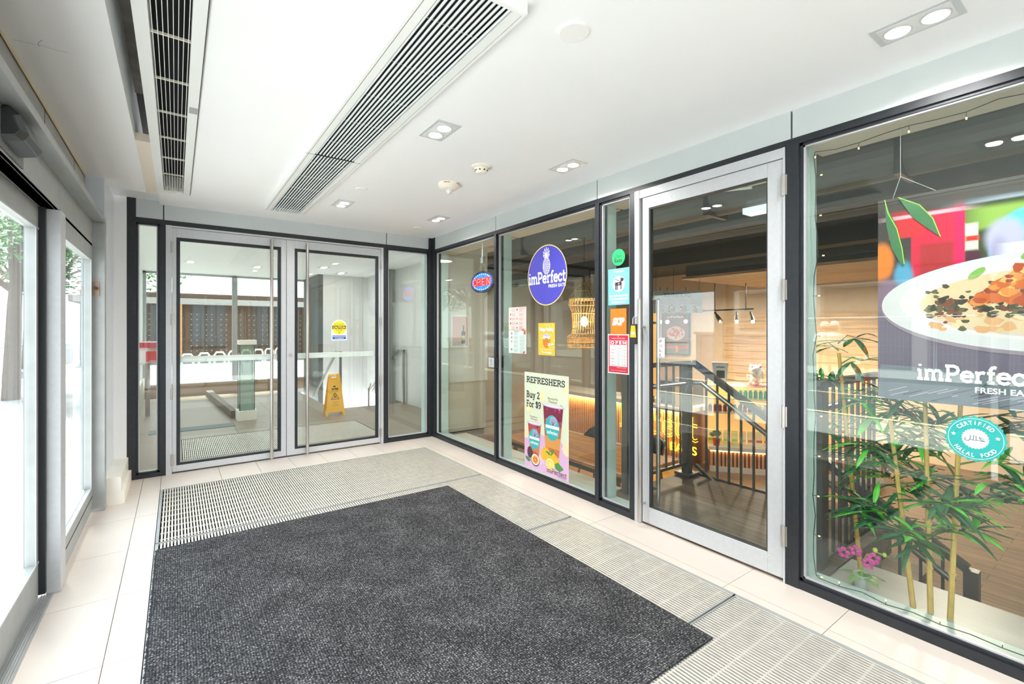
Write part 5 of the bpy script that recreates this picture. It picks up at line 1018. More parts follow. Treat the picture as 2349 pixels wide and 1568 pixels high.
# white partition block with framed bottle print in the corner
PTW = M('partition_white', (226, 226, 220), .6)
t = st(MB().box(2.95, 3.62, 5.62, 5.95, .68, 2.86).build('wall_partition', PTW)); MB().box(2.96, 3.60, 5.64, 5.95, 0, .68, M('partition_tan', (206, 200, 184), .6)).build('lower_panel', None, t)
t = thing('bottle_print', 'white framed pink print of a dark bottle on the corner partition', 'picture', (3.2, 5.6, 1.25)); m_ = MB(); m_.box(3.02, 3.3, 5.595, 5.62, 1.16, 1.60); m_.build('frame', CEILW, t)
a = Art(Fr((0, 5.595, 0), (1, 0, 0), (0, 0, 1))); a.rect(3.04, 3.28, 1.18, 1.58, col('print_pink', (226, 186, 184))); a.rect(3.04, 3.28, 1.18, 1.24, col('print_grey', (200, 190, 190))); a.rect(3.18, 3.24, 1.21, 1.38, col('bottle_dark', (60, 70, 70))); a.rect(3.2, 3.22, 1.38, 1.46, col('bottle_dark', (60, 70, 70))); a.rect(3.185, 3.235, 1.26, 1.32, col('bottle_label', (220, 214, 160))); a.build('artwork', t)
# round glowing ceiling discs seen in the corner
k = 0
for px, py in ((1008, 600), (1028, 597), (1046, 607), (1066, 601), (1018, 643), (1036, 646), (1052, 637)):
    x, y, z = atD(px, py, 8.2 if py < 620 else 9.6); z = max(z, 2.2); t = thing('disc_light', 'small warm disc light hanging in the far corner of the shop', 'ceiling light', (x, y, z), group='warm disc lights in the far corner'); MB().lathe(0, 0, [(.09, 0), (.09, .02), (.02, .03)], 20).build('disc', M('disc_glow', (255, 214, 150), .5, emit=3.5), t, local=True); MB().tube([(0, 0, .03), (0, 0, 2.86 - z)], .004, 5).build('cord', SPK, t, local=True)
# unseen fill lamps without fittings, added to brighten the shop
for x, y in ((6.4, 1.2), (9.0, 4.0), (9.0, 1.6), (9.0, 6.2), (5.6, 6.8)): area_lamp((x, y, 2.22), .3, 15, (1, .84, .66))
# ------------------------------------------------------------ the lobby behind the double doors
FY = 12.0
TAN = M('tan_panel', (150, 124, 98), .6, var=.04, scale=3); WW = M('lobby_white', (212, 213, 212), .5)
fb = st(MB().box(-.6, 2.25, 5.68, FY, -.1, -.021, GROUT).box(2.25, 3.6, 5.68, 8.5, -.1, -.021, GROUT).build('floor_lobby', None)); mb = MB()
tiles(mb, [-.6, .05, .68, 1.3, 2.0, 2.25], [5.7, 6.1, 7.28, 7.9, 8.5, 9.7, 10.9, FY], hole=lambda x, y: (6.1 < y < 7.28 and .05 < x < 2.25)); tiles(mb, [2.25, 2.9, 3.6], [5.7, 6.9, 7.7, 8.5]); mb.build('floor_tiles', M('dimmed_lobby_tile', (146, 133, 118), .4, var=.04, scale=3), fb)  # same tile as the vestibule, its colour darkened for the dimmer lobby
t = thing('foot_grate', 'aluminium foot grate on the lobby floor just behind the double doors', 'floor grate', (1.1, 6.7, -.02), group='foot grates in the vestibule floor')
m_ = MB(); x = .06
while x < 2.24: m_.box(x, x + .0105, 6.12, 7.26, -.012, -.001); x += .0185
m_.build('bars', GBAR, t); m_ = MB(); y = 6.2
while y < 7.25: m_.box(.06, 2.24, y - .004, y + .004, -.014, -.004); y += .118
m_.build('cross_rods', GBAR, t); MB().box(.055, 2.245, 6.105, 7.275, -.0205, -.019).build('pit_floor', GDARK, t)
tag(MB().box(-.3, .7, 7.84, 8.12, .001, .006).build('tactile_strip', M('tactile_grey', (122, 130, 132), .7)), 'dark grey tactile strip on the lobby floor behind the left door', 'floor strip')
st(MB().box(-.66, 4.2, 5.7, FY + .4, CZ, CZ + .05).build('ceiling_lobby', CEIL))
st(MB().box(3.55, 3.65, 5.7, 13.2, -.0, CZ).build('wall_lobby_right', WW))
x740 = onY(741, 800, 10.6)[0]
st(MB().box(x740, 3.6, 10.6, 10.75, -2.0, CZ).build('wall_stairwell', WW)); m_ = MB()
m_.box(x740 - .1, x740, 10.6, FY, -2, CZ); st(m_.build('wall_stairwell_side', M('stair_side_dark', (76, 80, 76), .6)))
m_ = MB()
for k in range(7): m_.box(2.3, 3.55, 8.5 + k * .28, 8.5 + (k + 1) * .28, -2, -.16 * (k + 1))
st(m_.build('floor_stair', TILE))
m_ = MB()
for px in (768, 802, 830): x = onY(px, 800, 10.6)[0]; m_.box(x, x + .012, 10.594, 10.6, -1, CZ)
st(m_.build('trim_3', M('panel_joint', (206, 208, 206), .5)))
# far glazed wall with tan wainscot and dotted glass
st(MB().box(-.62, 6, FY, FY + .12, 0, .26).build('wall_lobby_far', TAN)); 
FW = MB(); 
xs_ = [onY(px, 700, FY)[0] for px in (533, 545)]
for a, b in ((-.62, -.5), (xs_[0], xs_[1]), (xs_[0] + 2.35, xs_[1] + 2.35), (5.9, 6.0)): FW.box(a, b, FY + .02, FY + .12, .26, CZ)
FW.box(-.62, 6, FY + .02, FY + .12, 2.56, CZ); FW.box(-.62, 6, FY - .01, FY + .12, .26, .285, CEILW); FW.mats = [SILVD, CEILW]; FW.mi = [1 if i >= len(FW.f) - 6 else 0 for i in range(len(FW.f))]
w8 = st(FW.build('window_8', None)); MB().box(-.5, 5.9, FY + .06, FY + .068, .28, 2.56).build('pane', G_LOB, w8)
m_ = MB(); DOT = M('frit_dot', (250, 250, 248), .6)
for i in range(48):
    for j in range(12):
        x = -.45 + i * .135 + (.035 if i % 2 else 0); z = .5 + j * .112; m_.add([(x + .011 * math.cos(a_), FY + .058, z + .009 * math.sin(a_)) for a_ in [k * math.pi / 3 for k in range(6)]], [tuple(range(6))[::-1]])
m_.build('frit_dots', DOT, w8)
# left side of the lobby: low stone wall with glass above
st(MB().box(-.64, -.52, 5.75, FY, 0, .42).build('wall_lobby_left', M('lobby_stone', (206, 198, 186), .6, var=.04)))
FW = MB()
for y in (5.75, 7.3, 8.9, 10.4, 11.9): FW.box(-.61, -.55, y, y + .05, .42, CZ)
FW.box(-.61, -.55, 5.75, FY, 2.5, CZ); w9 = st(FW.build('window_9', CEILW)); MB().box(-.584, -.576, 5.8, FY, .42, 2.5).build('pane', G_LOB, w9)
# glass enclosure pillar with stone base
t = thing('glass_pillar', 'square green glass pillar with white stone base and cap in the lobby', 'pillar', (.89, 8.3, 0))
MB().box(.76, 1.02, 8.22, 8.55, 0, .15).build('stone_base', M('cream_stone', (244, 240, 230)), t, bevel=.002); MB().box(.79, .99, 8.25, 8.5, .15, 1.17).build('glass_shaft', M('green_glass_body', (136, 170, 152), .08, alpha=.6), t); MB().box(.78, 1.02, 8.23, 8.52, 1.17, 1.24).build('cap', M('cream_stone', (244, 240, 230)), t)
m_ = MB()
for x, y in ((.785, 8.245), (.985, 8.245), (.785, 8.495), (.985, 8.495)): m_.box(x, x + .01, y, y + .01, .15, 1.17)
m_.build('corner_strips', GASK, t); tag(MB().add([(.70, 8.55, 0), (.78, 8.55, 0), (.62, 11.7, 0), (.50, 11.7, 0), (.70, 8.55, .12), (.78, 8.55, .12), (.62, 11.7, .12), (.50, 11.7, .12)], [(3, 2, 1, 0), (4, 5, 6, 7), (0, 1, 5, 4), (1, 2, 6, 5), (2, 3, 7, 6), (3, 0, 4, 7)]).build('low_kerb', M('brown_kerb', (120, 108, 98), .7)), 'low brown kerb running back from the glass pillar base', 'kerb')
# stair handrails
HR = M('satin_handrail', (160, 160, 152), .35, .8)
for x, lb in ((2.33, 'square steel stair handrail on the left, behind the wet floor sign'), (3.5, 'square steel stair handrail on the right, behind the narrow right window')):
    t = thing('stair_handrail', lb, 'handrail', (x, 8.4, 0)); MB().box(x - .02, x + .02, 8.35, 8.39, 0, 1.02).build('post', HR, t); MB().tube([(x, 8.35, 1.0), (x, 8.62, 1.0), (x, 10.3, 0.02)], .027, 4).build('rail', HR, t)
t = thing('wall_handrail', 'short low steel handrail on the white stair wall', 'handrail', (2.95, 8.6, 0)); MB().tube([(2.86, 8.45, 0), (2.86, 8.45, .33), (2.95, 8.7, .28), (3.0, 8.75, .38)], .014, 6).build('rail', HR, t)
# wet floor sign
SX, SY = 2.12, 7.98; ang = -.09; t = thing('wet_floor_sign', 'yellow folding wet floor sign standing in the lobby', 'floor sign', (SX, SY, 0), ang); YS = M('sign_yellow', (250, 184, 24), .45)
def panel(sg):
    o_ = []; out = [(-.155, 0), (-.125, 0), (-.105, .06), (.105, .06), (.125, 0), (.155, 0), (.085, .66), (-.085, .66)]
    inn = [(-.045, .60), (.045, .60), (.045, .625), (-.045, .625)]
    def T(u, v, d): return (u, sg * (.012 + (.66 - v) * .22) + d, v)
    mb = MB(); 
    quads = [[(-.155, 0), (-.125, 0), (-.105, .06), (-.141, .06)], [(.125, 0), (.155, 0), (.141, .06), (.105, .06)], [(-.141, .06), (.141, .06), (.0937, .60), (-.0937, .60)], [(-.0937, .60), (-.045, .60), (-.045, .625), (-.09, .625)], [(.045, .60), (.0937, .60), (.09, .625), (.045, .625)], [(-.09, .625), (.09, .625), (.085, .66), (-.085, .66)]]
    for qd in quads:
        vs = [T(u, v, 0) for u, v in qd] + [T(u, v, .007 * sg) for u, v in qd]; mb.add(vs, [(0, 1, 2, 3), (7, 6, 5, 4), (0, 4, 5, 1), (1, 5, 6, 2), (2, 6, 7, 3), (3, 7, 4, 0)])
    return mb
pf = panel(-1).build('front_panel', YS, t, local=True); panel(1).build('rear_panel', YS, t, local=True); MB().box(-.085, .085, -.014, .014, .655, .668).build('hinge', YS, t, local=True)
L_ = math.hypot(.66, .66 * .22); fr = Fr((0, -.012 - .66 * .22 - .0078, 0), (1, 0, 0), (0, .66 * .22 / L_, .66 / L_)); a = Art(fr); KK = col('black_ink', (24, 24, 28))
a.text('CAUTION', -.055, .055, .425, .028, KK, bold=.06); a.text('WET FLOOR', -.055, .055, .395, .018, KK); a.P([(-.03, .47), (-.018, .49), (.02, .49), (.008, .47)], KK)
a.line([(-.06, .27), (0, .375), (.06, .27), (-.06, .27), (0, .375)], .008, KK); a.line([(-.01, .335), (.004, .31), (.02, .285)], .01, KK); a.line([(-.02, .3), (0, .32), (.025, .315)], .006, KK); a.ell(-.014, .345, .007, .007, KK, 10); a.line([(.004, .31), (-.02, .285)], .008, KK)
a.text('CAUTION', -.045, .045, .22, .011, KK); a.text('SUELO', -.03, .03, .195, .011, KK); a.text('PISO MOJADO', -.05, .055, .165, .012, KK); a.build('lettering', t, local=True)
# lobby downlights
p3 = onZ(437, 600, CZ); 
for (px, py), lb in (((437, 600), 'lit downlight nearest the left in the lobby ceiling'), ((590, 612), 'lit downlight in the lobby ceiling seen at the right edge of the left door'), ((743, 613), 'lit downlight in the lobby ceiling at the left of the right door'), ((783, 626), 'lit downlight in the lobby ceiling above the stairs')):
    x, y = onZ(px, py, CZ); t = thing('lobby_downlight', lb, 'ceiling light', (x, y, CZ), group='downlights in the lobby ceiling'); MB().box(x - .09, x + .09, y - .14, y + .14, CZ - .005, CZ).build('frame', DLF, t)
    for k in (-1, 1): MB().lathe(x, y + k * .062, [(.045, CZ - .006), (.045, CZ - .009)], 20).build('lamp_face', BULB, t)
for x, y in ((.6, 7.2), (1.8, 7.2), (.8, 9.8), (2.2, 9.6), (3.0, 7.2)): area_lamp((x, y, CZ - .02), .3, 2, (1, .97, .92))
area_lamp((2.9, 9.6, 2.5), .5, 1.5, (1, .97, .93))
# posters in the dark gap by the stairs
tag(MB().box(onY(722, 700, 11.9)[0], onY(737, 700, 11.9)[0], 12.045, 12.058, .9, 1.95).build('lobby_notice', col('notice_blue', (176, 204, 214))), 'pale blue notice panel at the far end of the lobby', 'notice')
# ------------------------------------------------------------ outside
PAV = M('sidewalk_concrete', (152, 153, 152), .9, var=.06, scale=1.5); ASP = M('asphalt', (90, 92, 96), .95, var=.1, scale=5)
st(MB().box(-3.4, -.64, -40, 70, -.12, -.012).build('ground_sidewalk', PAV)); st(MB().box(-.64, 60, 12.13, 70, -.12, -.012).build('ground_plaza', PAV)); st(MB().box(-.64, 60, -40, -2.62, -.12, -.012).build('ground_forecourt', PAV))
st(MB().box(-11.5, -3.4, -40, 70, -.22, -.13).build('ground_road', ASP)); st(MB().box(-60, -11.5, -40, 70, -.2, -.02).build('ground_far_side', PAV))
m_ = MB(); 
for k in range(28): m_.box(-7.5, -7.38, -36 + k * 3.6, -34.2 + k * 3.6, -.13, -.127)
m_.box(-3.56, -3.41, -40, 70, -.13, .0); tag(m_.build('road_markings', M('road_paint', (232, 226, 190), .8)), 'pale lane markings and kerb along the road outside', 'road marking')
# joints in the sidewalk
m_ = MB()
for k in range(40): m_.box(-3.4, -.66, -20 + k * 1.5, -19.985 + k * 1.5, -.012, -.0105)
m_.box(-2.02, -2.005, -20, 40, -.012, -.0105); st(m_.build('trim_4', M('joint_grey', (150, 148, 142), .9)))
# building across the street with columns, and the brown pavilion beyond the lobby
BW_ = M('pale_facade', (214, 206, 194), .8, var=.03); BRW = M('brown_fluted', (84, 64, 50), .7, var=.05)
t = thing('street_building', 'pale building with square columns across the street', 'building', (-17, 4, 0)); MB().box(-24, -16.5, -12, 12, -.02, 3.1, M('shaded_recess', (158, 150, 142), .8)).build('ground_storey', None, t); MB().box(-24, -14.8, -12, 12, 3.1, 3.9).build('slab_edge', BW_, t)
m_ = MB(); z = 3.9; MB().box(-24, -15.4, -12, 12, 3.9, 8.5).build('upper_wall', BW_, t)
for k in range(8): MB().box(-15.3, -14.9, -11.5 + k * 3.2, -11.1 + k * 3.2, -.02, 3.1).build('column', BW_, t)
for k in range(9):
    for j in range(2): MB().box(-15.42, -15.36, -11 + k * 2.5, -9.3 + k * 2.5, 4.6 + j * 2, 5.9 + j * 2).build('window', M('street_window', (96, 112, 122), .2), t)
t = thing('brown_pavilion', 'low brown fluted pavilion beyond the lobby windows', 'building', (4, 27, 0)); m_ = MB(); m_.box(-3.1, 14, 25, 30, -.01, 3.0)
for k in range(56): m_.box(-3 + k * .3, -2.85 + k * .3, 24.94, 25, 0, 2.5)
m_.build('fluted_wall', BRW, t); MB().box(-3.35, 14.3, 24.3, 30, 2.5, 2.75).build('fascia', M('grey_fascia', (176, 170, 168), .7), t); MB().box(-.2, .2, 24.3, 25, 0, 2.5, M('orange_wood', (206, 144, 90), .6)).build('timber_post', None, t); MB().box(-2.6, -1.6, 24.9, 24.96, .0, 2.1).build('door', M('grey_door', (130, 126, 120), .6), t)
t = thing('apartment_block', 'distant pale apartment block over the trees', 'building', (-30, 40, 0)); MB().box(-42, -26, 36, 52, 0, 16).build('wall', BW_, t)
for k in range(5):
    for j in range(5): MB().box(-40.5 + k * 3, -39 + k * 3, 35.9, 36, 1.5 + j * 3, 3.4 + j * 3).build('window', M('street_window', (96, 112, 122)), t)
t = thing('added_brown_building', 'brown low building added behind the camera to darken the double door reflections', 'building', (2, -18, 0)); MB().box(-3.2, 22, -24, -16, -.01, 3.6).build('wall', M('brown_cladding', (98, 78, 62), .8, var=.06), t); MB().box(-3.4, 22.2, -24, -15.6, 3.6, 3.95).build('roof_edge', M('grey_fascia', (176, 170, 168)), t)  # unseen building added so the double doors reflect less brightness
for k in range(8): MB().box(-2 + k * 2.6, -.6 + k * 2.6, -15.99, -15.95, .6, 2.6).build('window', M('street_window', (96, 112, 122)), t)
tag(MB().box(-3.3, 60, -15.4, -5.5, -.012, -.006).build('added_asphalt_strip', ASP), 'grey asphalt strip added behind the camera to darken reflections', 'street')  # unseen dark ground added for the same darker reflection
# bike rack beyond the lobby glass
t = thing('bike_rack', 'row of bent steel bike hoops on the plaza beyond the lobby', 'bike rack', (.5, 17, 0)); WRK = M('white_steel', (226, 230, 230), .3, .4)
for k in range(9):
    x = -.3 + k * .42; MB().tube([(x, 15.6 + k * .5, 0), (x, 15.6 + k * .5, .62), (x + .05, 15.6 + k * .5, .7), (x + .22, 15.6 + k * .5, .7), (x + .27, 15.6 + k * .5, .62), (x + .27, 15.6 + k * .5, 0)], .03, 8).build('hoop', WRK, t)
# red fire hose cabinet outside the left lobby glass, with rail below
t = thing('fire_cabinet', 'red fire cabinet with a white back board outside the left lobby glass', 'cabinet', (-1.1, 9.5, 0)); xa, za = onY(315, 783, 9.6); xb, zb2 = onY(362, 832, 9.6)
MB().box(xa - .05, xb + .1, 9.62, 9.66, zb2 - .02, za).build('back_board', CEILW, t); MB().box(xa - .05, xb + .1, 9.55, 9.62, za - .1, za - .02).build('red_canopy', M('fire_red', (190, 30, 48), .4), t); MB().box((xa + xb) / 2 - .02, xb + .1, 9.5, 9.6, zb2 + .03, za - .16).build('red_box', M('fire_red', (190, 30, 48)), t)
for x in (xa, (xa + xb) / 2): MB().box(x - .03, x + .03, 9.56, 9.62, 0, zb2).build('post', M('bollard_brown', (140, 124, 112), .6), t)
# trees: crown of many leaves on a trunk with branches
def tree(x, y, h, r, seed, lb, n=5200, lm=None, trunk=.12, gm=None):
    rr = random.Random(seed); t = thing('street_tree', lb, 'tree', (x, y, 0), group=None); m_ = MB(); m_.tube([(x, y, -.02), (x + .05, y, h * .35), (x + .1, y + .05, h * .6)], trunk, 8, rs=[trunk * 1.2, trunk * .9, trunk * .6])
    cl = [(x + rr.gauss(0, r * .5), y + rr.gauss(0, r * .5), h * .62 + rr.uniform(-.3, 1) * r * .8, r * rr.uniform(.3, .55)) for _ in range(16)]
    for c_ in cl[:9]: m_.tube([(x + .05, y, h * .4), ((x + c_[0]) / 2, (y + c_[1]) / 2, h * .52), c_[:3]], .04, 5, rs=[.06, .04, .015])
    m_.build('trunk', M('bark', (96, 80, 68), .9, var=.2), t); m_ = MB()
    for k in range(n):
        c_ = cl[k % 16]; d = Vector((rr.gauss(0, 1), rr.gauss(0, 1), rr.gauss(0, 1))).normalized() * c_[3] * rr.uniform(.5, 1); p = Vector(c_[:3]) + d; u_ = Vector((rr.gauss(0, 1), rr.gauss(0, 1), rr.gauss(0, .6))).normalized(); v_ = u_.orthogonal().normalized(); s_ = rr.uniform(.035, .075) * h / 6
        m_.add([p - u_ * s_, p + v_ * s_ * .5, p + u_ * s_, p - v_ * s_ * .5], [(0, 1, 2, 3)])
    m_.build('foliage', lm or GREEN1, t); return t
TG = M('street_leaf', (66, 112, 54), .6, var=.3, scale=2); TG2 = M('street_leaf_dark', (44, 84, 50), .6, var=.3, scale=2)
tree(-2.7, 13.5, 5.4, 2.3, 1, 'leafy street tree on the sidewalk seen through the sliding door glass', 15000, TG)
tree(-4.4, 24, 7, 2.6, 2, 'taller street tree farther down the sidewalk', 5000, TG2)
tree(-13, 15.6, 6, 2.4, 3, 'street tree across the road to the right of the columns', 5000, TG)
tree(-12.9, -15.5, 6, 2.2, 4, 'street tree across the road near the blue container', 5000, TG2)
tree(-.9, -9.5, 6.5, 2.5, 5, 'street tree behind the camera, mirrored in the double doors', 7000, TG2)
tree(-8.5, 38, 9, 3.6, 7, 'most distant large street tree by the road', 3500, TG)
# construction things across the road, mirrored in the shop glass
t = thing('blue_container', 'pale blue construction container across the road', 'container', (-9.3, 3, 0)); BC = M('container_blue', (120, 160, 196), .5); m_ = MB(); m_.box(-10.9, -9.5, 6.6, 9.6, .02, 1.25)
for k in range(7): m_.box(-9.5, -9.44, 6.7 + k * .45, 6.82 + k * .45, .05, 1.2)
m_.build('body', BC, t); MB().box(-11, -9.42, 6.55, 9.65, 1.25, 1.33).build('rim', M('container_rim', (206, 214, 220), .5), t)
ORG = M('traffic_orange', (240, 96, 50), .6)
for x, y, lb in ((-8.5, 4.43, 'nearer'), (-9.8, 4.65, 'farther')):
    t = thing('traffic_delineator', 'orange and white traffic delineator post on the road, %s one of the pair' % lb, 'traffic post', (x, y, -.13), group='orange traffic posts'); z = -.1
    for k in range(5): MB().lathe(x, y, [(.06, z + k * .21), (.055, z + k * .21 + .2)], 12).build('band', ORG if k % 2 == 0 else WHITE, t)
    MB().lathe(x, y, [(.2, -.13), (.18, -.09)], 8).build('rubber_base', GASK, t)
def fence(x, y0, n, lb):
    t = thing('site_fence', lb, 'fence', (x, y0 + n, 0), group=None)
    for k in range(n):
        y = y0 + k * 2.4; f = MB(); f.tube([(x, y, 0), (x, y, 1.8), (x, y + 2.35, 1.8), (x, y + 2.35, 0)], .02, 6); f.tube([(x, y, .15), (x, y + 2.35, .15)], .015, 6); f.build('panel_frame', WRK, t); m_ = MB()
        for j in range(22): m_.box(x - .003, x + .003, y + .1 + j * .1, y + .106 + j * .1, .15, 1.8)
        for j in range(8): m_.box(x - .003, x + .003, y, y + 2.35, .3 + j * .2, .306 + j * .2)
        m_.build('wire_mesh', WRK, t)
fence(-12.4, -8.2, 7, 'wire construction fence along the far sidewalk')
# car by the kerb
t = thing('parked_car', 'white parked car by the kerb down the street', 'car', (-4.9, 15, -.1)); prof = [(-2.1, .35), (-2.15, .75), (-1.3, .9), (-.7, 1.4), (.8, 1.42), (1.5, .95), (2.1, .85), (2.15, .35)]
m_ = MB(); vs = [(-4.9 + s_ * .85 * (.82 if z > 1 else 1), 15 + y, z - .1) for s_ in (-1, 1) for y, z in prof]; m_.add(vs, [tuple(range(8))[::-1], tuple(range(8, 16))] + [(i, (i + 1) % 8, (i + 1) % 8 + 8, i + 8) for i in range(8)]); m_.build('body', M('car_white', (236, 238, 240), .2), t, bevel=.04)
for sx in (-1, 1):
    for sy in (-1.35, 1.35): MB().tube([(-4.9 + sx * .86, 15 + sy, .22), (-4.9 + sx * .66, 15 + sy, .22)], .32, 20).build('wheel', GASK, t)
    MB().box(-4.9 + sx * .78 - .01, -4.9 + sx * .78 + .01, 14.35, 15.85, .85, 1.2).build('side_window', M('car_glass', (60, 70, 80), .1), t)
# two workers across the road
def person(x, y, lb, shirt, seed, turn):
    rr = random.Random(seed); t = thing('person', lb, 'person', (x, y, -.13), turn)
    J = [(0, 0, .95), (0, 0, 1.15), (0, 0, 1.38), (0, 0, 1.48), (0, .0, 1.60), (.11, 0, .88), (.12, .02, .5), (.12, -.02, .08), (.12, .1, .04), (-.11, 0, .88), (-.12, .02, .5), (-.12, -.02, .08), (-.12, .1, .04), (.19, 0, 1.38), (.24, .02, 1.12), (.22, .12, .9), (-.19, 0, 1.38), (-.24, .02, 1.12), (-.22, .12, .9)]
    E_ = [(0, 1), (1, 2), (2, 3), (3, 4), (0, 5), (5, 6), (6, 7), (7, 8), (0, 9), (9, 10), (10, 11), (11, 12), (2, 13), (13, 14), (14, 15), (2, 16), (16, 17), (17, 18)]
    R_ = [.15, .14, .14, .06, .09, .09, .065, .045, .04, .09, .065, .045, .04, .06, .045, .035, .06, .045, .035]
    me = bpy.data.meshes.new('body'); me.from_pydata(J, E_, []); o = bpy.data.objects.new('body', me); COL.objects.link(o); o.parent = t; sk = o.modifiers.new('skin', 'SKIN')
    for i, r_ in enumerate(R_): me.skin_vertices[0].data[i].radius = (r_, r_ * .75)
    me.skin_vertices[0].data[0].use_root = True; o.modifiers.new('sub', 'SUBSURF').levels = 1; me.materials.append(M('work_trousers', (60, 66, 82), .8))
    MB().lathe(0, 0, [(.17, .93), (.19, 1.1), (.21, 1.32), (.2, 1.4), (.08, 1.47)], 14).build('shirt', shirt, t, local=True, smooth=True)
    for s_ in (-1, 1): MB().tube([(s_ * .17, 0, 1.39), (s_ * .25, .02, 1.16)], .07, 10, rs=[.08, .065]).build('sleeve', shirt, t, local=True); MB().tube([(s_ * .25, .02, 1.16), (s_ * .22, .12, .9)], .035, 8).build('forearm', M('skin', (196, 150, 124), .6), t, local=True)
    m_ = MB(); m_.ellip((0, .01, 1.6), (.08, .095, .12)); m_.ellip((0, .11, 1.59), (.015, .02, .025)); [m_.ellip((s_ * .03, .095, 1.625), (.012, .008, .008)) for s_ in (-1, 1)]; m_.build('head', M('skin', (196, 150, 124)), t, local=True, smooth=True)
    m_ = MB(); m_.lathe(0, 0, [(.155, 1.655), (.12, 1.665), (.115, 1.72), (.07, 1.775), (.02, 1.79)], 16); m_.build('hard_hat', M('helmet_white', (244, 240, 226), .3), t, local=True); return t
WSH = M('white_shirt', (240, 242, 244), .8)
person(-10.2, 5.55, 'person in a white shirt and pale hard hat across the road, nearer the fence', WSH, 1, 1.2); person(-10.6, 5.95, 'person in a white shirt and pale hard hat across the road, beside the container', WSH, 2, -1.9)
# street side of the vestibule behind the camera
f = MB()
for x in (-.6, .55, 1.65, 2.7): f.box(x, x + .06, -2.5, -2.42, 0, CZ)
f.box(-.6, 2.76, -2.5, -2.42, 2.25, CZ); f.box(-.6, 2.76, -2.5, -2.42, 0, .05); w10 = st(f.build('window_10', SILVD)); MB().box(-.54, 2.7, -2.464, -2.456, .05, 2.25).build('pane', G_EXT, w10)
# ------------------------------------------------------------ bamboo, orchid
LFD = M('bamboo_leaf_dark', (40, 112, 66), .5, var=.25, scale=14); LFL = M('bamboo_leaf_light', (96, 206, 66), .5, var=.15, scale=14); CANE = M('bamboo_cane', (224, 186, 104), .45, var=.12, scale=20)
def leafq(mb, p, d, L, w_, sag=.35, m=None):
    d = Vector(d).normalized(); sd = d.cross(Vector((0, 0, 1))); sd = sd.normalized() if sd.length > 1e-3 else Vector((1, 0, 0)); vs = []; N = 5
    for i in range(N + 1):
        f = i / N; c_ = Vector(p) + d * L * f + Vector((0, 0, -sag * L * f * f)); ww = w_ * math.sin(math.pi * min(1, .1 + f * .9)) ** .8 * .5; up = Vector((0, 0, .003))
        vs += [c_ - sd * ww, c_ + up, c_ + sd * ww]
    fs = []
    for i in range(N): k = i * 3; fs += [(k, k + 1, k + 4, k + 3), (k + 1, k + 2, k + 5, k + 4)]
    mb.add(vs, fs, m)
def bamboo(x, y, lean, h, seed, lb, twigs):
    rr = random.Random(seed); t = thing('bamboo_plant', lb, 'plant', (x, y, 0)); pts = []; rs = []; zz = 0
    while zz < h: pts += [(x + lean[0] * zz, y + lean[1] * zz, zz)]; rs.append(.0125 - .004 * zz / h); zz += .055; 
    m_ = MB(); m_.tube(pts, .012, 8, rs=rs)
    for i in range(4, len(pts), 4): p = pts[i]; m_.tube([(p[0], p[1], p[2] - .004), (p[0], p[1], p[2] + .004)], .0155, 8)
    m_.build('cane', CANE, t, smooth=False); tw = MB(); dk = MB(); lt = MB()
    for (z, ang, L, nn) in twigs:
        b0 = Vector((x + lean[0] * min(z, h), y + lean[1] * min(z, h), min(z, h))); dr = Vector((.35 * math.sin(ang) + .1, -math.cos(ang), rr.uniform(.15, .5))).normalized(); e = b0 + dr * L; tw.tube([b0, (b0 + e) / 2 + Vector((0, 0, .03)), e], .003, 5, rs=[.005, .003, .002])
        for k in range(nn):
            f = rr.uniform(.35, 1); o_ = b0 + dr * L * f; q0 = rr.uniform(0, 6.28); d = Vector((math.cos(q0) * .55, math.sin(q0), rr.uniform(-.35, .45))) + dr * .5
            pp = o_; LL = rr.uniform(.11, .2)
            if pp.x + d.normalized().x * LL < 2.79: d.x = abs(d.x) * .3
            leafq(lt if rr.random() < .33 else dk, pp, d, LL, rr.uniform(.026, .038), rr.uniform(.1, .7))
    tw.build('twigs', M('twig_green', (110, 130, 70), .6), t); dk.build('dark_leaves', LFD, t); lt.build('bright_leaves', LFL, t); return t
rb = random.Random(11)
def twigset(z0, z1, n, L0=.12, L1=.42, nn=(12, 20)): return [(rb.uniform(z0, z1), rb.choice([-1, 1]) * rb.uniform(.0, 1.3) + (math.pi if rb.random() < .5 else 0), rb.uniform(L0, L1), rb.randint(*nn)) for _ in range(n)]
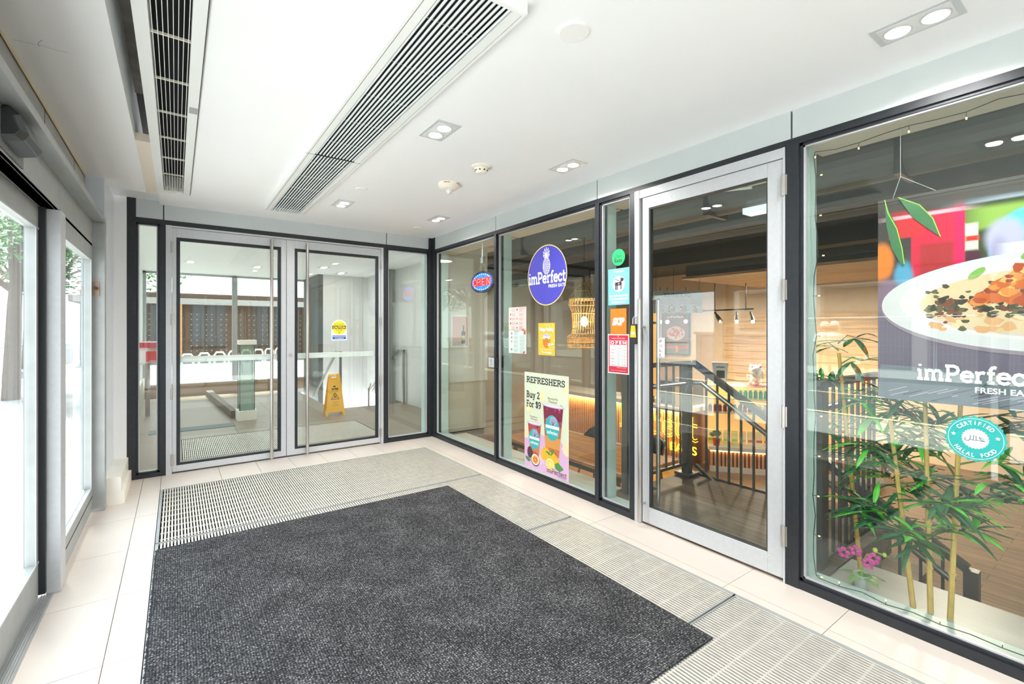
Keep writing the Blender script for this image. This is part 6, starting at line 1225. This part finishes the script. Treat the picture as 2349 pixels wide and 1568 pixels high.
bamboo(3.02, .72, (-.0, .10), 1.02, 1, 'leftmost leafy bamboo plant leaning left behind the right window', twigset(.35, .98, 11) + [(1.02, .2, .1, 6)])
bamboo(3.03, .655, (.0, .02), 1.1, 2, 'middle leafy bamboo plant upright behind the right window', twigset(.3, 1.05, 11))
bamboo(3.04, .585, (.0, -.035), 1.2, 3, 'rightmost leafy bamboo plant with the thickest pale canes behind the seal', twigset(.25, 1.15, 13, .2, .5))
bamboo(3.15, .98, (-.02, .08), 1.32, 4, 'tall thin bamboo shoot with sparse leaves at the left of the right window', [(1.2, .3, .12, 7), (1.28, 2.8, .12, 7), (1.32, 1, .1, 8), (1.0, .2, .2, 12), (1.05, 2.9, .2, 12), (.85, .3, .22, 10), (.8, 2.9, .22, 10)])
t = thing('orchid_pot', 'small pink orchid in a clear pot at the bottom left of the right window', 'flower', (3.0, .96, 0)); m_ = MB(); m_.lathe(2.99, .93, [(.03, 0), (.042, .09), (.038, .09), (.03, .02)], 16); m_.build('clear_pot', M('clear_pot', (220, 230, 226), .05, alpha=.4), t); m_ = MB()
for q0 in (0.3, 1.6, 2.9, 4.2, 5.3): leafq(m_, (2.99, .93, .07), (math.cos(q0), math.sin(q0), .5), .12, .05, .5)
m_.build('leaves', M('orchid_leaf', (120, 160, 90), .4, var=.1), t); stem = [(2.99, .93, .06), (2.98, .92, .16), (2.97, .90, .21), (2.96, .85, .24), (2.96, .80, .235)]; MB().tube(stem, .003, 6).build('stem', M('orchid_stem', (150, 190, 80), .5), t); 
for (cy, cz) in ((1.0, .185), (.945, .215), (.89, .17), (.865, .205)):
    m_ = MB(); 
    for k in range(5): q0 = k * 1.257 + .3; m_.ellip((2.955, cy + .02 * math.cos(q0), cz + .02 * math.sin(q0)), (.005, .013, .012), n=8, k=5)
    m_.build('blossom', M('orchid_pink', (206, 70, 150), .5, var=.4, scale=60), t)
m_ = MB(); m_.ellip((2.96, .86, .25), (.01, .012, .014), n=8, k=5); m_.ellip((2.96, .82, .24), (.008, .01, .012), n=8, k=5); m_.build('buds', M('bud_green', (190, 206, 90), .5), t)
